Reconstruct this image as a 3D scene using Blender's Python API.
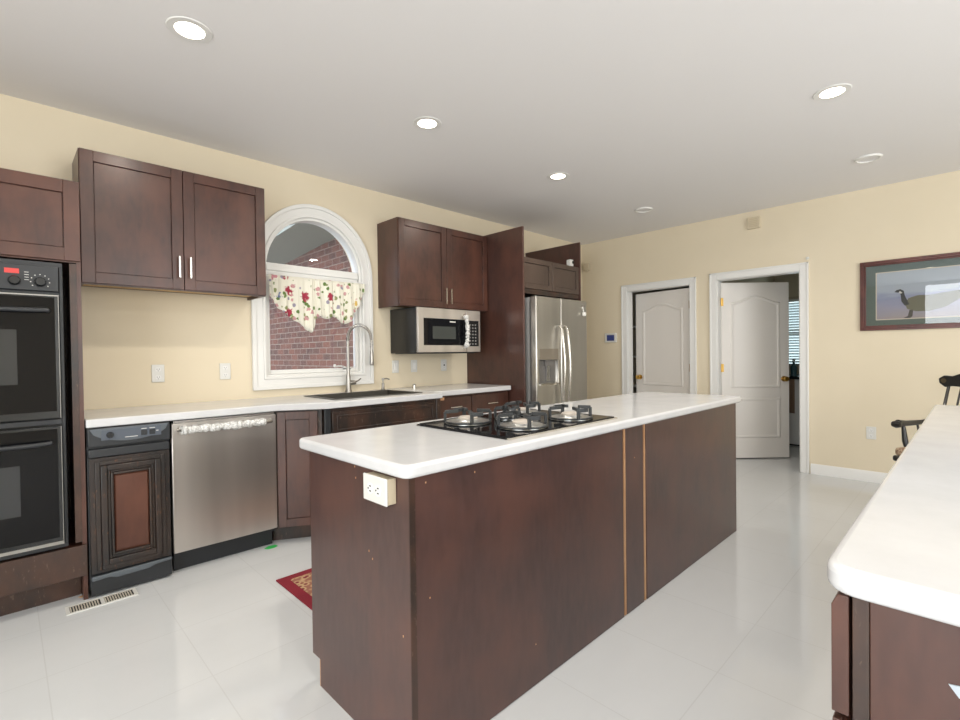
import bpy, bmesh, math, random
from mathutils import Vector, Matrix
random.seed(7)
PI = math.pi
for o in list(bpy.data.objects): bpy.data.objects.remove(o)
SC = bpy.context.scene
COL = SC.collection

# ---------------------------------------------------------------- camera
def look_axes(yaw, pitch, roll):
    y, t, r = math.radians(yaw), math.radians(pitch), math.radians(roll)
    fw = Vector((math.cos(y)*math.cos(t), math.sin(y)*math.cos(t), math.sin(t)))
    rt = Vector((math.sin(y), -math.cos(y), 0)); up = rt.cross(fw)
    return rt*math.cos(r)+up*math.sin(r), -rt*math.sin(r)+up*math.cos(r), fw
cam_data = bpy.data.cameras.new('camera'); cam = bpy.data.objects.new('camera', cam_data); COL.objects.link(cam)
cam_data.sensor_width = 36; cam_data.lens = 36*485.82/960; cam_data.clip_start = .05
_r, _u, _f = look_axes(45.526, -.731, -.725)
cam.matrix_world = Matrix(((_r.x, _u.x, -_f.x, -5.679), (_r.y, _u.y, -_f.y, -3.766), (_r.z, _u.z, -_f.z, 1.224), (0, 0, 0, 1)))
SC.camera = cam

# ---------------------------------------------------------------- world, light, exposure
SC.view_settings.view_transform = 'Standard'; SC.view_settings.look = 'None'
SC.view_settings.exposure = 0.2; SC.view_settings.gamma = 1; SC.view_settings.use_curve_mapping = False
world = bpy.data.worlds.new('sky'); SC.world = world; world.use_nodes = True
bg = world.node_tree.nodes['Background']; bg.inputs[0].default_value = (.80, .88, 1, 1); bg.inputs[1].default_value = 2.6

def area_light(name, loc, rot, sx, sy, power, col):
    d = bpy.data.lights.new(name, 'AREA'); d.shape = 'RECTANGLE'; d.size = sx; d.size_y = sy
    d.energy = power; d.color = col
    o = bpy.data.objects.new(name, d); o.location = loc; o.rotation_euler = rot; COL.objects.link(o); return o
# daylight through the big window behind the camera; added fill along the right-hand wall
area_light('rear_window_daylight', (-8.9, -4.7, 1.48), (PI/2, 0, -PI/2), 3.4, 2.25, 165, (.90, .95, 1))
area_light('side_fill_light', (-3.45, -7.4, 1.45), (PI/2, 0, 0), 2.8, 2.1, 105, (.92, .96, 1))
LAMP_POWER = 7

# ---------------------------------------------------------------- mesh helpers
class B:
    def __init__(s): s.bm = bmesh.new(); s.M = Matrix.Identity(4)
    def _v(s, p): return s.bm.verts.new(s.M @ Vector(p))
    def _f(s, vs, mi=0, sm=False):
        try: f = s.bm.faces.new(vs)
        except ValueError: return
        f.material_index = mi; f.smooth = sm; return f
    def box(s, x0, x1, y0, y1, z0, z1, mi=0):
        x0, x1 = min(x0, x1), max(x0, x1); y0, y1 = min(y0, y1), max(y0, y1); z0, z1 = min(z0, z1), max(z0, z1)
        v = [s._v((x, y, z)) for x in (x0, x1) for y in (y0, y1) for z in (z0, z1)]
        for q in ((0, 1, 3, 2), (4, 6, 7, 5), (0, 4, 5, 1), (2, 3, 7, 6), (0, 2, 6, 4), (1, 5, 7, 3)): s._f([v[i] for i in q], mi)
        return s
    def prism(s, pts, a0, a1, axis='z', mi=0):
        # polygon in the two other axes, pushed from a0 to a1 along axis
        def P(p, a): return {'z': (p[0], p[1], a), 'y': (p[0], a, p[1]), 'x': (a, p[0], p[1])}[axis]
        A = [s._v(P(p, a0)) for p in pts]; C = [s._v(P(p, a1)) for p in pts]; n = len(pts)
        s._f(A[::-1], mi); s._f(C, mi)
        for i in range(n): s._f([A[i], A[(i+1) % n], C[(i+1) % n], C[i]], mi)
        return s
    def loft(s, rings, mi=0, closed=True, caps=True, sm=True):
        R = [[s._v(p) for p in r] for r in rings]; n = len(R[0])
        for a, b in zip(R, R[1:]):
            for i in range(n if closed else n-1): s._f([a[i], a[(i+1) % n], b[(i+1) % n], b[i]], mi, sm)
        if caps and closed: s._f(R[0][::-1], mi); s._f(R[-1], mi)
        return s
    def tube(s, pts, r, n=10, mi=0):
        pts = [Vector(p) for p in pts]; rs = r if isinstance(r, (list, tuple)) else [r]*len(pts); rings = []; ref = None
        for i, p in enumerate(pts):
            t = (pts[min(i+1, len(pts)-1)]-pts[max(i-1, 0)]).normalized()
            if ref is None: ref = Vector((0, 0, 1)) if abs(t.z) < .9 else Vector((1, 0, 0))
            a = (ref-t*ref.dot(t)).normalized(); ref = a; b = t.cross(a)
            rings.append([p+(a*math.cos(2*PI*k/n)+b*math.sin(2*PI*k/n))*rs[i] for k in range(n)])
        return s.loft(rings, mi)
    def cyl(s, p0, p1, r, n=20, mi=0): return s.tube([p0, p1], r, n, mi)
    def lathe(s, prof, o, n=24, axis='z', mi=0):
        rings = []
        for (r, h) in prof:
            ring = []
            for k in range(n):
                a = 2*PI*k/n; c, d = r*math.cos(a), r*math.sin(a)
                q = {'z': (c, d, h), 'y': (c, h, d), 'x': (h, c, d)}[axis]
                ring.append((o[0]+q[0], o[1]+q[1], o[2]+q[2]))
            rings.append(ring)
        return s.loft(rings, mi)
    def build(s, name, mat, parent=None, bevel=0., seg=2, local=False):
        me = bpy.data.meshes.new(name)
        bmesh.ops.recalc_face_normals(s.bm, faces=s.bm.faces)
        if parent is not None and not local:
            root = parent
            while root.parent: root = root.parent
            bmesh.ops.translate(s.bm, verts=s.bm.verts, vec=-root.location)
        for f in s.bm.faces: f.smooth = True
        s.bm.to_mesh(me); s.bm.free()
        try: me.set_sharp_from_angle(angle=math.radians(38))
        except Exception: pass
        for m in (mat if isinstance(mat, (list, tuple)) else [mat]): me.materials.append(m)
        o = bpy.data.objects.new(name, me); COL.objects.link(o)
        if parent is not None: o.parent = parent
        if bevel:
            m = o.modifiers.new('bevel', 'BEVEL'); m.width = bevel; m.segments = seg; m.limit_method = 'ANGLE'; m.angle_limit = math.radians(35)
            m.harden_normals = False
        return o

def cut(o, cutter):                        # subtract cutter's mesh and throw the cutter away
    c = cutter.build('cutter', o.data.materials[0])
    m = o.modifiers.new('cut', 'BOOLEAN'); m.object = c; m.operation = 'DIFFERENCE'; m.solver = 'EXACT'
    # the cut comes before any bevel
    mods = list(o.modifiers)
    if len(mods) > 1: o.modifiers.move(len(mods)-1, 0)
    bev = [x for x in o.modifiers if x.type == 'BEVEL']
    for x in bev: x.show_viewport = False
    dg = bpy.context.evaluated_depsgraph_get(); dg.update()
    me = bpy.data.meshes.new_from_object(o.evaluated_get(dg)); old = o.data; o.modifiers.remove(o.modifiers['cut']); o.data = me
    for x in bev: x.show_viewport = True
    try: me.set_sharp_from_angle(angle=math.radians(38))
    except Exception: pass
    bpy.data.objects.remove(c)
    return o

def tag(o, label, cat, group=None, kind=None):
    o['label'] = label; o['category'] = cat
    if group: o['group'] = group
    if kind: o['kind'] = kind
    return o
def thing(name, label, cat, loc=(0, 0, 0), rotz=0, group=None):
    o = bpy.data.objects.new(name, None); COL.objects.link(o); o.location = loc; o.rotation_euler = (0, 0, rotz)
    o.empty_display_size = .05
    return tag(o, label, cat, group)
def struct(o): o['kind'] = 'structure'; return o
def struct_empty(name, loc=(0, 0, 0), rotz=0):
    o = bpy.data.objects.new(name, None); COL.objects.link(o); o.location = loc; o.rotation_euler = (0, 0, rotz); o.empty_display_size = .05
    return struct(o)
def copy_tree(o, parent=None):
    c = o.copy(); COL.objects.link(c); c.parent = parent
    for ch in list(o.children): copy_tree(ch, c)
    return c

# ---------------------------------------------------------------- materials
def mat(name, col, rough=.5, metal=0., spec=.5, emis=None, es=0., coat=0., alpha=None):
    m = bpy.data.materials.new(name); m.use_nodes = True; b = m.node_tree.nodes['Principled BSDF']
    b.inputs['Base Color'].default_value = (*col, 1); b.inputs['Roughness'].default_value = rough; b.inputs['Metallic'].default_value = metal
    b.inputs['Specular IOR Level'].default_value = spec; b.inputs['Coat Weight'].default_value = coat
    if emis: b.inputs['Emission Color'].default_value = (*emis, 1); b.inputs['Emission Strength'].default_value = es
    return m
def nd(m, t, **kw):
    n = m.node_tree.nodes.new(t)
    for k, v in kw.items():
        if k in n.inputs.keys(): n.inputs[k].default_value = v
        else: setattr(n, k, v)
    return n
def lk(m, a, b): m.node_tree.links.new(a, b)
def bsdf(m): return m.node_tree.nodes['Principled BSDF']
def coords(m, scale=(1, 1, 1)):
    tc = nd(m, 'ShaderNodeTexCoord'); mp = nd(m, 'ShaderNodeMapping'); mp.inputs['Scale'].default_value = scale
    lk(m, tc.outputs['Object'], mp.inputs['Vector']); return mp.outputs['Vector']
def ramp(m, fac, stops):
    r = nd(m, 'ShaderNodeValToRGB'); e = r.color_ramp.elements
    while len(e) < len(stops): e.new(.5)
    for i, (p, c) in enumerate(stops): e[i].position = p; e[i].color = (*c, 1)
    lk(m, fac, r.inputs['Fac']); return r.outputs['Color']
def noise(m, vec, scale, detail=4, rough=.55):
    n = nd(m, 'ShaderNodeTexNoise'); n.inputs['Scale'].default_value = scale; n.inputs['Detail'].default_value = detail; n.inputs['Roughness'].default_value = rough
    lk(m, vec, n.inputs['Vector']); return n.outputs['Fac']
def mixc(m, fac, a, b, mode='MIX'):
    n = nd(m, 'ShaderNodeMix'); n.data_type = 'RGBA'; n.blend_type = mode
    for v, i in ((fac, 0), (a, 6), (b, 7)):
        if hasattr(v, 'is_linked'): lk(m, v, n.inputs[i])
        elif i == 0: n.inputs[0].default_value = v
        else: n.inputs[i].default_value = (*v, 1)
    return n.outputs[2]
def bump(m, h, dist=.001, strength=.5):
    b = nd(m, 'ShaderNodeBump'); b.inputs['Distance'].default_value = dist; b.inputs['Strength'].default_value = strength
    lk(m, h, b.inputs['Height']); lk(m, b.outputs['Normal'], bsdf(m).inputs['Normal'])

def wood(name, dark, mid, light, rough=.34, grain=(14, 14, 3.5), worn=None):
    m = mat(name, mid, rough, spec=.5)
    f = noise(m, coords(m, grain), 3, 4, .5); f2 = noise(m, coords(m, (3, 3, 2)), 1.6, 4, .55)
    c1 = ramp(m, f, [(.3, dark), (.7, mid)]); c2 = ramp(m, f2, [(.38, (0, 0, 0)), (.68, (1, 1, 1))])
    c = mixc(m, c2, c1, light)
    if worn:
        f3 = noise(m, coords(m, (30, 30, 9)), 2.2, 5, .7); k = ramp(m, f3, [(.60, (0, 0, 0)), (.66, (1, 1, 1))]); c = mixc(m, k, c, worn)
    lk(m, c, bsdf(m).inputs['Base Color'])
    bsdf(m).inputs['Coat Weight'].default_value = .15; bsdf(m).inputs['Coat Roughness'].default_value = .2; bsdf(m).inputs['Specular IOR Level'].default_value = .5
    r = ramp(m, f2, [(.2, (rough,)*3), (.8, (rough+.04,)*3)]); lk(m, r, bsdf(m).inputs['Roughness'])
    return m
M = {}
M['wood'] = wood('espresso_wood', (.040, .016, .011), (.066, .026, .018), (.100, .038, .024))
M['panel'] = wood('espresso_panel', (.055, .026, .021), (.072, .034, .027), (.100, .042, .030), .33)
M['island'] = wood('island_panel_wood', (.058, .031, .027), (.078, .042, .037), (.105, .048, .037), .32)
M['blackwood'] = wood('blackened_wood', (.010, .009, .009), (.022, .017, .015), (.040, .023, .016), .4, worn=(.12, .055, .03))
M['worn'] = wood('worn_dark_wood', (.012, .010, .009), (.032, .019, .014), (.070, .030, .017), .4, worn=(.11, .07, .05))
M['redwood'] = wood('reddish_wood', (.065, .022, .013), (.095, .033, .019), (.13, .048, .028), .45)
M['raw'] = wood('raw_wood_edge', (.42, .20, .09), (.55, .30, .14), (.60, .36, .20), .6)
M['tan'] = mat('cabinet_underside_birch', (.55, .37, .18), .6)
M['dark'] = mat('shadow_gap_black', (.008, .007, .007), .7)

m = M['wall'] = mat('cream_wall_paint', (.76, .60, .37), .75, spec=.3)
f = noise(m, coords(m), 1.3, 3); lk(m, ramp(m, f, [(.3, (.74, .645, .48)), (.7, (.77, .675, .51))]), bsdf(m).inputs['Base Color'])
bump(m, noise(m, coords(m), 220, 2), .0006, .25)
m = M['ceil'] = mat('white_ceiling_paint', (.84, .82, .81), .85, spec=.2)
bump(m, noise(m, coords(m), 160, 2), .0006, .2)
m = M['floor'] = mat('white_gloss_tile', (.74, .745, .74), .12, spec=.5)
br = nd(m, 'ShaderNodeTexBrick'); br.offset = 0; br.squash = 1
tc = nd(m, 'ShaderNodeTexCoord'); mp = nd(m, 'ShaderNodeMapping'); mp.inputs['Location'].default_value = (5.58+9.1, 1.26+9.1, 0)
lk(m, tc.outputs['Object'], mp.inputs['Vector']); lk(m, mp.outputs['Vector'], br.inputs['Vector'])
for k, v in (('Scale', 1), ('Mortar Size', .0022), ('Mortar Smooth', .2), ('Brick Width', .455), ('Row Height', .455)): br.inputs[k].default_value = v
br.inputs['Color1'].default_value = (.64, .65, .655, 1); br.inputs['Color2'].default_value = (.655, .665, .67, 1); br.inputs['Mortar'].default_value = (.585, .59, .59, 1)
fl = noise(m, coords(m, (1, 3, 1)), 2.5, 5); cc = mixc(m, ramp(m, fl, [(.35, (0, 0, 0)), (.75, (.35, .35, .35))]), br.outputs['Color'], (.61, .62, .625))
lk(m, cc, bsdf(m).inputs['Base Color']); lk(m, ramp(m, fl, [(.2, (.05,)*3), (.8, (.12,)*3)]), bsdf(m).inputs['Roughness'])
m = M['counter'] = mat('white_quartz', (.80, .79, .775), .16, spec=.5)
f = noise(m, coords(m), 7, 6, .6); lk(m, ramp(m, f, [(.35, (.605, .605, .61)), (.65, (.65, .65, .655))]), bsdf(m).inputs['Base Color'])
M['white'] = mat('white_trim_paint', (.80, .79, .76), .35)
M['door'] = mat('white_door_paint', (.76, .72, .67), .38)
m = M['plate'] = mat('white_plastic', (.70, .69, .65), .35)
M['ivory'] = mat('ivory_plastic', (.62, .53, .38), .5)
def steel(name, col, rough, axis):
    m = mat(name, col, rough, 1.0); sc = {'z': (90, 90, 1.5), 'x': (1.0, 60, 60)}[axis]
    f = noise(m, coords(m, sc), 3, 3); lk(m, ramp(m, f, [(.2, (rough-.015,)*3), (.8, (rough+.025,)*3)]), bsdf(m).inputs['Roughness'])
    f2 = noise(m, coords(m, (2.2, 2.2, .15)), 2.2, 2); lk(m, ramp(m, f2, [(.3, tuple(c*.82 for c in col)), (.7, tuple(min(1, c*1.12) for c in col))]), bsdf(m).inputs['Base Color'])
    bsdf(m).inputs['Anisotropic'].default_value = .5
    return m
M['steel'] = steel('brushed_stainless', (.64, .60, .56), .36, 'x')
M['steelv'] = steel('brushed_stainless_fridge', (.56, .54, .50), .32, 'z')
M['nickel'] = mat('brushed_nickel', (.66, .63, .58), .25, 1)
M['darknickel'] = mat('faucet_metal', (.36, .34, .31), .28, 1)
M['chrome'] = mat('worn_chrome_edge', (.75, .75, .75), .2, 1); M['wornedge'] = mat('worn_oven_edge', (.34, .33, .31), .45, .8)
M['brass'] = mat('brass', (.62, .38, .10), .28, 1)
M['black'] = mat('black_enamel', (.012, .013, .014), .22)
M['blackm'] = mat('black_matte_plastic', (.022, .024, .027), .42)
M['grayp'] = mat('charcoal_gray_plastic', (.10, .115, .13), .38)
M['bglass'] = mat('black_oven_glass', (.006, .006, .007), .05, spec=.22)
M['iron'] = mat('cast_iron_grate', (.045, .048, .05), .32, .4)
M['alum'] = mat('burner_aluminium', (.62, .62, .60), .3, .9)
M['dusty'] = mat('grease_stained_cap', (.50, .44, .38), .5)
M['sink'] = mat('dark_composite_sink', (.06, .055, .045), .45)
m = M['plastic_wrap'] = mat('crumpled_clear_plastic', (.78, .78, .77), .25)
f = noise(m, coords(m), 90, 5, .7); lk(m, ramp(m, f, [(.4, (.42, .41, .39)), (.6, (.92, .92, .90))]), bsdf(m).inputs['Base Color']); bump(m, f, .004, 1)
M['red_led'] = mat('red_display', (.3, .02, .02), .4, emis=(1, .10, .08), es=.45)
M['blue_lcd'] = mat('blue_lcd', (.02, .03, .12), .2, emis=(.04, .06, .20), es=.2)
M['lamp'] = mat('lamp_diffuser', (1, .95, .85), .5, emis=(1, .90, .72), es=9)
M['green'] = mat('green_painters_tape', (.04, .50, .10), .5)
M['chair'] = mat('black_lacquer', (.010, .009, .008), .3, coat=.3)
M['gold'] = mat('gold_stencil', (.10, .075, .04), .4, .3)
m = M['cushion'] = mat('tan_woven_cushion', (.45, .30, .19), .9)
f = noise(m, coords(m), 70, 3); lk(m, ramp(m, f, [(.4, (.25, .15, .09)), (.6, (.56, .42, .29))]), bsdf(m).inputs['Base Color'])

m = M['brick'] = mat('red_brick', (.3, .12, .08), .85)
br = nd(m, 'ShaderNodeTexBrick'); tc = nd(m, 'ShaderNodeTexCoord'); sp = nd(m, 'ShaderNodeSeparateXYZ'); cb = nd(m, 'ShaderNodeCombineXYZ')
lk(m, tc.outputs['Object'], sp.inputs[0]); lk(m, sp.outputs['Y'], cb.inputs['X']); lk(m, sp.outputs['Z'], cb.inputs['Y']); lk(m, cb.outputs[0], br.inputs['Vector'])
for k, v in (('Scale', 1), ('Mortar Size', .006), ('Mortar Smooth', .1), ('Brick Width', .19), ('Row Height', .078), ('Bias', -.1)): br.inputs[k].default_value = v
br.inputs['Color1'].default_value = (.19, .070, .050, 1); br.inputs['Color2'].default_value = (.075, .045, .042, 1); br.inputs['Mortar'].default_value = (.30, .24, .20, 1)
f = noise(m, coords(m), 5, 4); lk(m, mixc(m, ramp(m, f, [(.4, (0, 0, 0)), (.7, (.6, .6, .6))]), br.outputs['Color'], (.20, .09, .07)), bsdf(m).inputs['Base Color'])
fb = nd(m, 'ShaderNodeMath'); fb.operation = 'SUBTRACT'; fb.inputs[0].default_value = 1; lk(m, br.outputs['Fac'], fb.inputs[1]); bump(m, fb.outputs[0], .006, .7)
m = M['soffit'] = mat('grey_green_soffit', (.30, .32, .28), .7)

m = M['glass'] = bpy.data.materials.new('window_glass'); m.use_nodes = True; nt = m.node_tree; nt.nodes.clear()
tr = nd(m, 'ShaderNodeBsdfTransparent'); gl = nd(m, 'ShaderNodeBsdfGlossy'); gl.inputs['Roughness'].default_value = .0; fr = nd(m, 'ShaderNodeFresnel'); fr.inputs['IOR'].default_value = 1.5
mx = nd(m, 'ShaderNodeMixShader'); out = nd(m, 'ShaderNodeOutputMaterial')
lk(m, fr.outputs[0], mx.inputs[0]); lk(m, tr.outputs[0], mx.inputs[1]); lk(m, gl.outputs[0], mx.inputs[2]); lk(m, mx.outputs[0], out.inputs[0])

m = M['floral'] = mat('floral_cotton', (.8, .78, .68), .85)
co = coords(m)
v1 = nd(m, 'ShaderNodeTexVoronoi'); v1.inputs['Scale'].default_value = 8; lk(m, co, v1.inputs['Vector'])
v2 = nd(m, 'ShaderNodeTexVoronoi'); v2.inputs['Scale'].default_value = 22; lk(m, co, v2.inputs['Vector'])
v3 = nd(m, 'ShaderNodeTexVoronoi'); v3.inputs['Scale'].default_value = 15; mp = nd(m, 'ShaderNodeMapping'); mp.inputs['Location'].default_value = (3, 1, 2); lk(m, co, mp.inputs['Vector']); lk(m, mp.outputs[0], v3.inputs['Vector'])
nz = noise(m, co, 45, 4)
def near(v, lo, hi):
    ad = nd(m, 'ShaderNodeMath'); ad.operation = 'MULTIPLY_ADD'; lk(m, nz, ad.inputs[0]); ad.inputs[1].default_value = .6; lk(m, v.outputs['Distance'], ad.inputs[2])
    return ramp(m, ad.outputs[0], [(lo, (1, 1, 1)), (hi, (0, 0, 0))])
sx = nd(m, 'ShaderNodeSeparateXYZ'); lk(m, v1.outputs['Color'], sx.inputs[0])
fc = ramp(m, sx.outputs[0], [(.0, (.35, .03, .06)), (.33, (.55, .25, .28)), (.55, (.16, .20, .36)), (.8, (.60, .40, .10)), (1., (.45, .05, .10))]); fc.node.color_ramp.interpolation = 'CONSTANT'
s2 = nd(m, 'ShaderNodeSeparateXYZ'); lk(m, v2.outputs['Color'], s2.inputs[0])
gc = ramp(m, s2.outputs[0], [(0, (.12, .20, .05)), (.5, (.25, .28, .12)), (.8, (.30, .27, .33))]); gc.node.color_ramp.interpolation = 'CONSTANT'
sel = ramp(m, s2.outputs[1], [(.0, (1, 1, 1)), (.75, (0, 0, 0))]); sel.node.color_ramp.interpolation = 'CONSTANT'
g1 = mixc(m, sel, (0, 0, 0), near(v2, .62, .68))
c = mixc(m, g1, (.78, .75, .64), gc); c = mixc(m, near(v3, .50, .56), c, (.55, .30, .30)); c = mixc(m, near(v1, .52, .58), c, fc)
lk(m, c, bsdf(m).inputs['Base Color'])

m = M['rug'] = mat('maroon_rug', (.25, .02, .03), .95)
tc = nd(m, 'ShaderNodeTexCoord'); v = nd(m, 'ShaderNodeTexVoronoi'); v.inputs['Scale'].default_value = 28; lk(m, tc.outputs['Object'], v.inputs['Vector'])
lk(m, ramp(m, v.outputs['Distance'], [(.25, (.20, .02, .03)), (.45, (.55, .38, .20)), (.7, (.30, .12, .08))]), bsdf(m).inputs['Base Color'])
M['maroon'] = mat('maroon_border', (.22, .012, .025), .95)

# ================================================================ THE SETTING
H = 2.693
WX, WY = -9.0, -7.5      # rear wall and right wall
struct(B().box(WX-.1, 4.1, WY-.1, .0, -.12, 0).build('floor', M['floor']))
struct(B().box(WX-.1, 4.1, WY-.1, .16, H, H+.1).build('ceiling', M['ceil']))
# window wall with an arched opening
WXC, WR = -3.845, .425
Z0, ZS = 1.06, 1.90
wb = B().box(WX-.1, .12, 0, .16, -.1, H).build('wall_back', M['wall'])
arch = [(WXC-WR, Z0), (WXC+WR, Z0)]+[(WXC+WR*math.cos(a), ZS+WR*math.sin(a)*1.06) for a in [PI*i/28 for i in range(29)]]
cut(wb, B().prism(arch, -.2, .4, 'y')); struct(wb)
# far wall with two door openings
D1 = (-1.461, -.665, 2.0); D2 = (-2.548, -1.754, 2.015)
pts = [(.0, 0), (.0, H), (WY-.1, H), (WY-.1, 0), (D2[0], 0), (D2[0], D2[2]), (D2[1], D2[2]), (D2[1], 0), (D1[0], 0), (D1[0], D1[2]), (D1[1], D1[2]), (D1[1], 0)]
struct(B().prism(pts, 0, .12, 'x').build('wall_far', M['wall']))
struct(B().box(WX-.1, .12, WY-.1, WY, 0, H).build('wall_right', M['wall']))
struct(B().box(WX-.1, WX, WY, 0, 0, H).build('wall_rear', M['wall']))
# laundry and pantry behind the far wall
struct(B().box(2.6, 2.7, -4.0, .1, 0, H).build('wall_laundry', M['wall']))
struct(B().box(.12, 2.6, -1.66, -1.58, 0, H).build('wall_partition', M['wall']))
struct(B().box(.12, 2.6, -4.0, -3.9, 0, H).build('wall_laundry_side', M['wall']))
struct(B().box(.12, 2.6, -.45, -.35, 0, H).build('wall_pantry', M['wall']))
# baseboards
def baseboard(name, y0, y1):
    b = B(); b.prism([(0, 0), (-.016, 0), (-.016, .078), (-.007, .10), (0, .10)], y0, y1, 'y'); return struct(b.build(name, M['white']))
baseboard('baseboard_far', WY, D2[0]-.083); baseboard('baseboard_far_middle', D2[1]+.083, D1[0]-.083)

def casing(name, y0, y1, zt):
    b = B(); w = .072
    for (a, c, z0, z1) in ((y0-w, y0+.004, 0, zt+w), (y1-.004, y1+w, 0, zt+w), (y0+.004, y1-.004, zt-.004, zt+w)):
        b.box(-.014, 0, a, c, z0, z1)
    for (a, c) in ((y0-w, y0-w+.018), (y1+w-.018, y1+w)): b.box(-.022, -.012, a, c, 0, zt+w)
    b.box(-.022, -.012, y0-w, y1+w, zt+w-.018, zt+w)
    # jambs lining the wall
    b.box(0, .12, y0-.001, y0+.012, 0, zt); b.box(0, .12, y1-.012, y1+.001, 0, zt); b.box(0, .12, y0, y1, zt-.012, zt+.001)
    return struct(b.build(name, M['white'], bevel=.004))
casing('trim_1', *D1); casing('trim_2', *D2)

# ---- interior doors: slab in local space, hinge at origin, slab runs along +y (or -y), faces -x
def moulding_path(y0, y1, z0, z1, arch_h=0):
    p = [(y0, z0), (y1, z0), (y1, z1)]
    if arch_h:
        n = 14
        for i in range(1, n):
            t = i/n; e = .5-.5*math.cos(2*PI*t)
            p.append((y1+(y0-y1)*t, z1+arch_h*e))
    p.append((y0, z1)); return p
def ridge(b, path, x, d, w=.03):
    n = len(path); C = Vector((sum(p[0] for p in path)/n, sum(p[1] for p in path)/n))
    def off(k):
        out = []
        for i in range(n):
            a, c, e = Vector(path[i-1]), Vector(path[i]), Vector(path[(i+1) % n])
            n1 = Vector(((c-a).y, -(c-a).x)).normalized(); n2 = Vector(((e-c).y, -(e-c).x)).normalized(); q = (n1+n2)
            q = q.normalized()/max(.5, q.normalized().dot(n1)); out.append(c-q*k if (c-q*k-C).length < (c+q*k-C).length else c+q*k)
        return out
    rings = [off(0), off(w*.35), off(w*.7), off(w)]; hs = [0, d, d*.8, -.0]
    R = [[b._v((x-h, p[0], p[1])) for p in r] for r, h in zip(rings, hs)]
    for A, Cc in zip(R, R[1:]):
        for i in range(n): b._f([A[i], A[(i+1) % n], Cc[(i+1) % n], Cc[i]])
def panel_door(name, loc, rotz, W, HT, sgn, knob_side=-1, hinges=True):
    r = struct_empty(name, loc, rotz)
    y0, y1 = (0, W) if sgn > 0 else (-W, 0)
    B().box(0, .035, y0, y1, .012, HT).build('door_slab', M['door'], r, bevel=.002, local=True)
    b = B()
    mp = [moulding_path(y0+.10, y1-.10, .80, HT-.22, .075), moulding_path(y0+.10, y1-.10, .235, .69)]
    for p in mp: ridge(b, p, 0, .010, .036); ridge(b, p, .035, -.010, .036)
    b.build('panel_moulding', M['door'], r, local=True)
    ky = y1-.06 if sgn > 0 else y0+.06
    b = B()
    for s, x in ((-1, 0), (1, .035)):
        b.lathe([(.0, x), (.032, x), (.032, x+s*.006), (.012, x+s*.012), (.011, x+s*.03), (.024, x+s*.036), (.029, x+s*.05), (.024, x+s*.062), (0, x+s*.066)], (0, ky, .90), 20, 'x')
    o = b.build('door_knob', M['brass'], r, local=True)
    for z in (.25, 1.03, 1.77):
        b = B(); b.cyl((-.004, 0, z-.045), (-.004, 0, z+.045), .008, 12); b.box(-.003, .03, -.004 if sgn > 0 else -.002, .002 if sgn > 0 else .004, z-.045, z+.045)
        if hinges: b.box(-.004, 0, min(0, sgn*.022), max(0, sgn*.022), z-.045, z+.045)
        b.build('hinge', M['brass'], r, local=True)
    return r
# pantry door, hinged on the right jamb, ajar into the pantry
panel_door('door_1', (.055, D1[0]+.016, 0), -math.radians(9), .762, 1.965, 1)
# laundry door, hinged on the left jamb, swung away
panel_door('door_2', (.085, D2[1]-.018, 0), math.radians(46), .762, 1.985, -1)

# ---- window_1: casing, frame, sash, glass
wn = struct_empty('window_1', (0, 0, 0))
def arch_outline(cx, w, z0, zs, k=1.06, n=28): return [(cx-w, z0), (cx+w, z0)]+[(cx+w*math.cos(PI*i/n), zs+w*k*math.sin(PI*i/n)) for i in range(n+1)]
def arch_band(b, w0, w1, y0, y1, zb0, zb1):
    a, c = arch_outline(WXC, w0, zb0, ZS), arch_outline(WXC, w1, zb1, ZS); n = len(a)
    Va = [[b._v((p[0], y, p[1])) for p in q] for q in (a, c) for y in (y0, y1)]
    for i in range(n):
        j = (i+1) % n
        b._f([Va[0][i], Va[0][j], Va[2][j], Va[2][i]]); b._f([Va[1][j], Va[1][i], Va[3][i], Va[3][j]])
        b._f([Va[0][j], Va[0][i], Va[1][i], Va[1][j]]); b._f([Va[2][i], Va[2][j], Va[3][j], Va[3][i]])
b = B(); arch_band(b, .415, .515, -.018, 0, 1.07, .972); arch_band(b, .485, .515, -.030, -.017, 1.0, .972); arch_band(b, .415, .435, -.026, -.017, 1.07, 1.05)
b.build('window_casing', M['white'], wn, bevel=.004)
b = B(); arch_band(b, .396, .4245, .0, .10, 1.085, 1.062)
b.box(WXC-.39, WXC+.39, .02, .11, 1.862, 1.945); b.box(WXC-.39, WXC+.39, .008, .03, 1.885, 1.925)
b.build('window_frame', M['white'], wn, bevel=.003)
b = B()
for (x0, x1, z0, z1) in ((WXC-.395, WXC-.366, 1.086, 1.862), (WXC+.366, WXC+.395, 1.086, 1.862), (WXC-.366, WXC+.366, 1.086, 1.118), (WXC-.366, WXC+.366, 1.835, 1.862)): b.box(x0, x1, .03, .065, z0, z1)
b.build('sash', M['white'], wn, bevel=.003)
B().box(WXC-.372, WXC+.372, .045, .050, 1.11, 1.84).build('pane', M['glass'], wn)
a2 = [(WXC+.40*math.cos(PI*i/24), 1.915+.41*math.sin(PI*i/24)) for i in range(25)]
B().prism(a2, .045, .050, 'y').build('pane', M['glass'], wn)
b = B(); b.box(-3.60, -3.52, .03, .06, 1.105, 1.12); b.tube([(-3.57, .04, 1.12), (-3.62, .02, 1.135), (-3.69, .005, 1.132)], .007, 8); b.lathe([(0, -.012), (.011, -.008), (.011, .008), (0, .012)], (-3.69, .005, 1.14), 12)
b.build('crank_handle', M['white'], wn)

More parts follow.
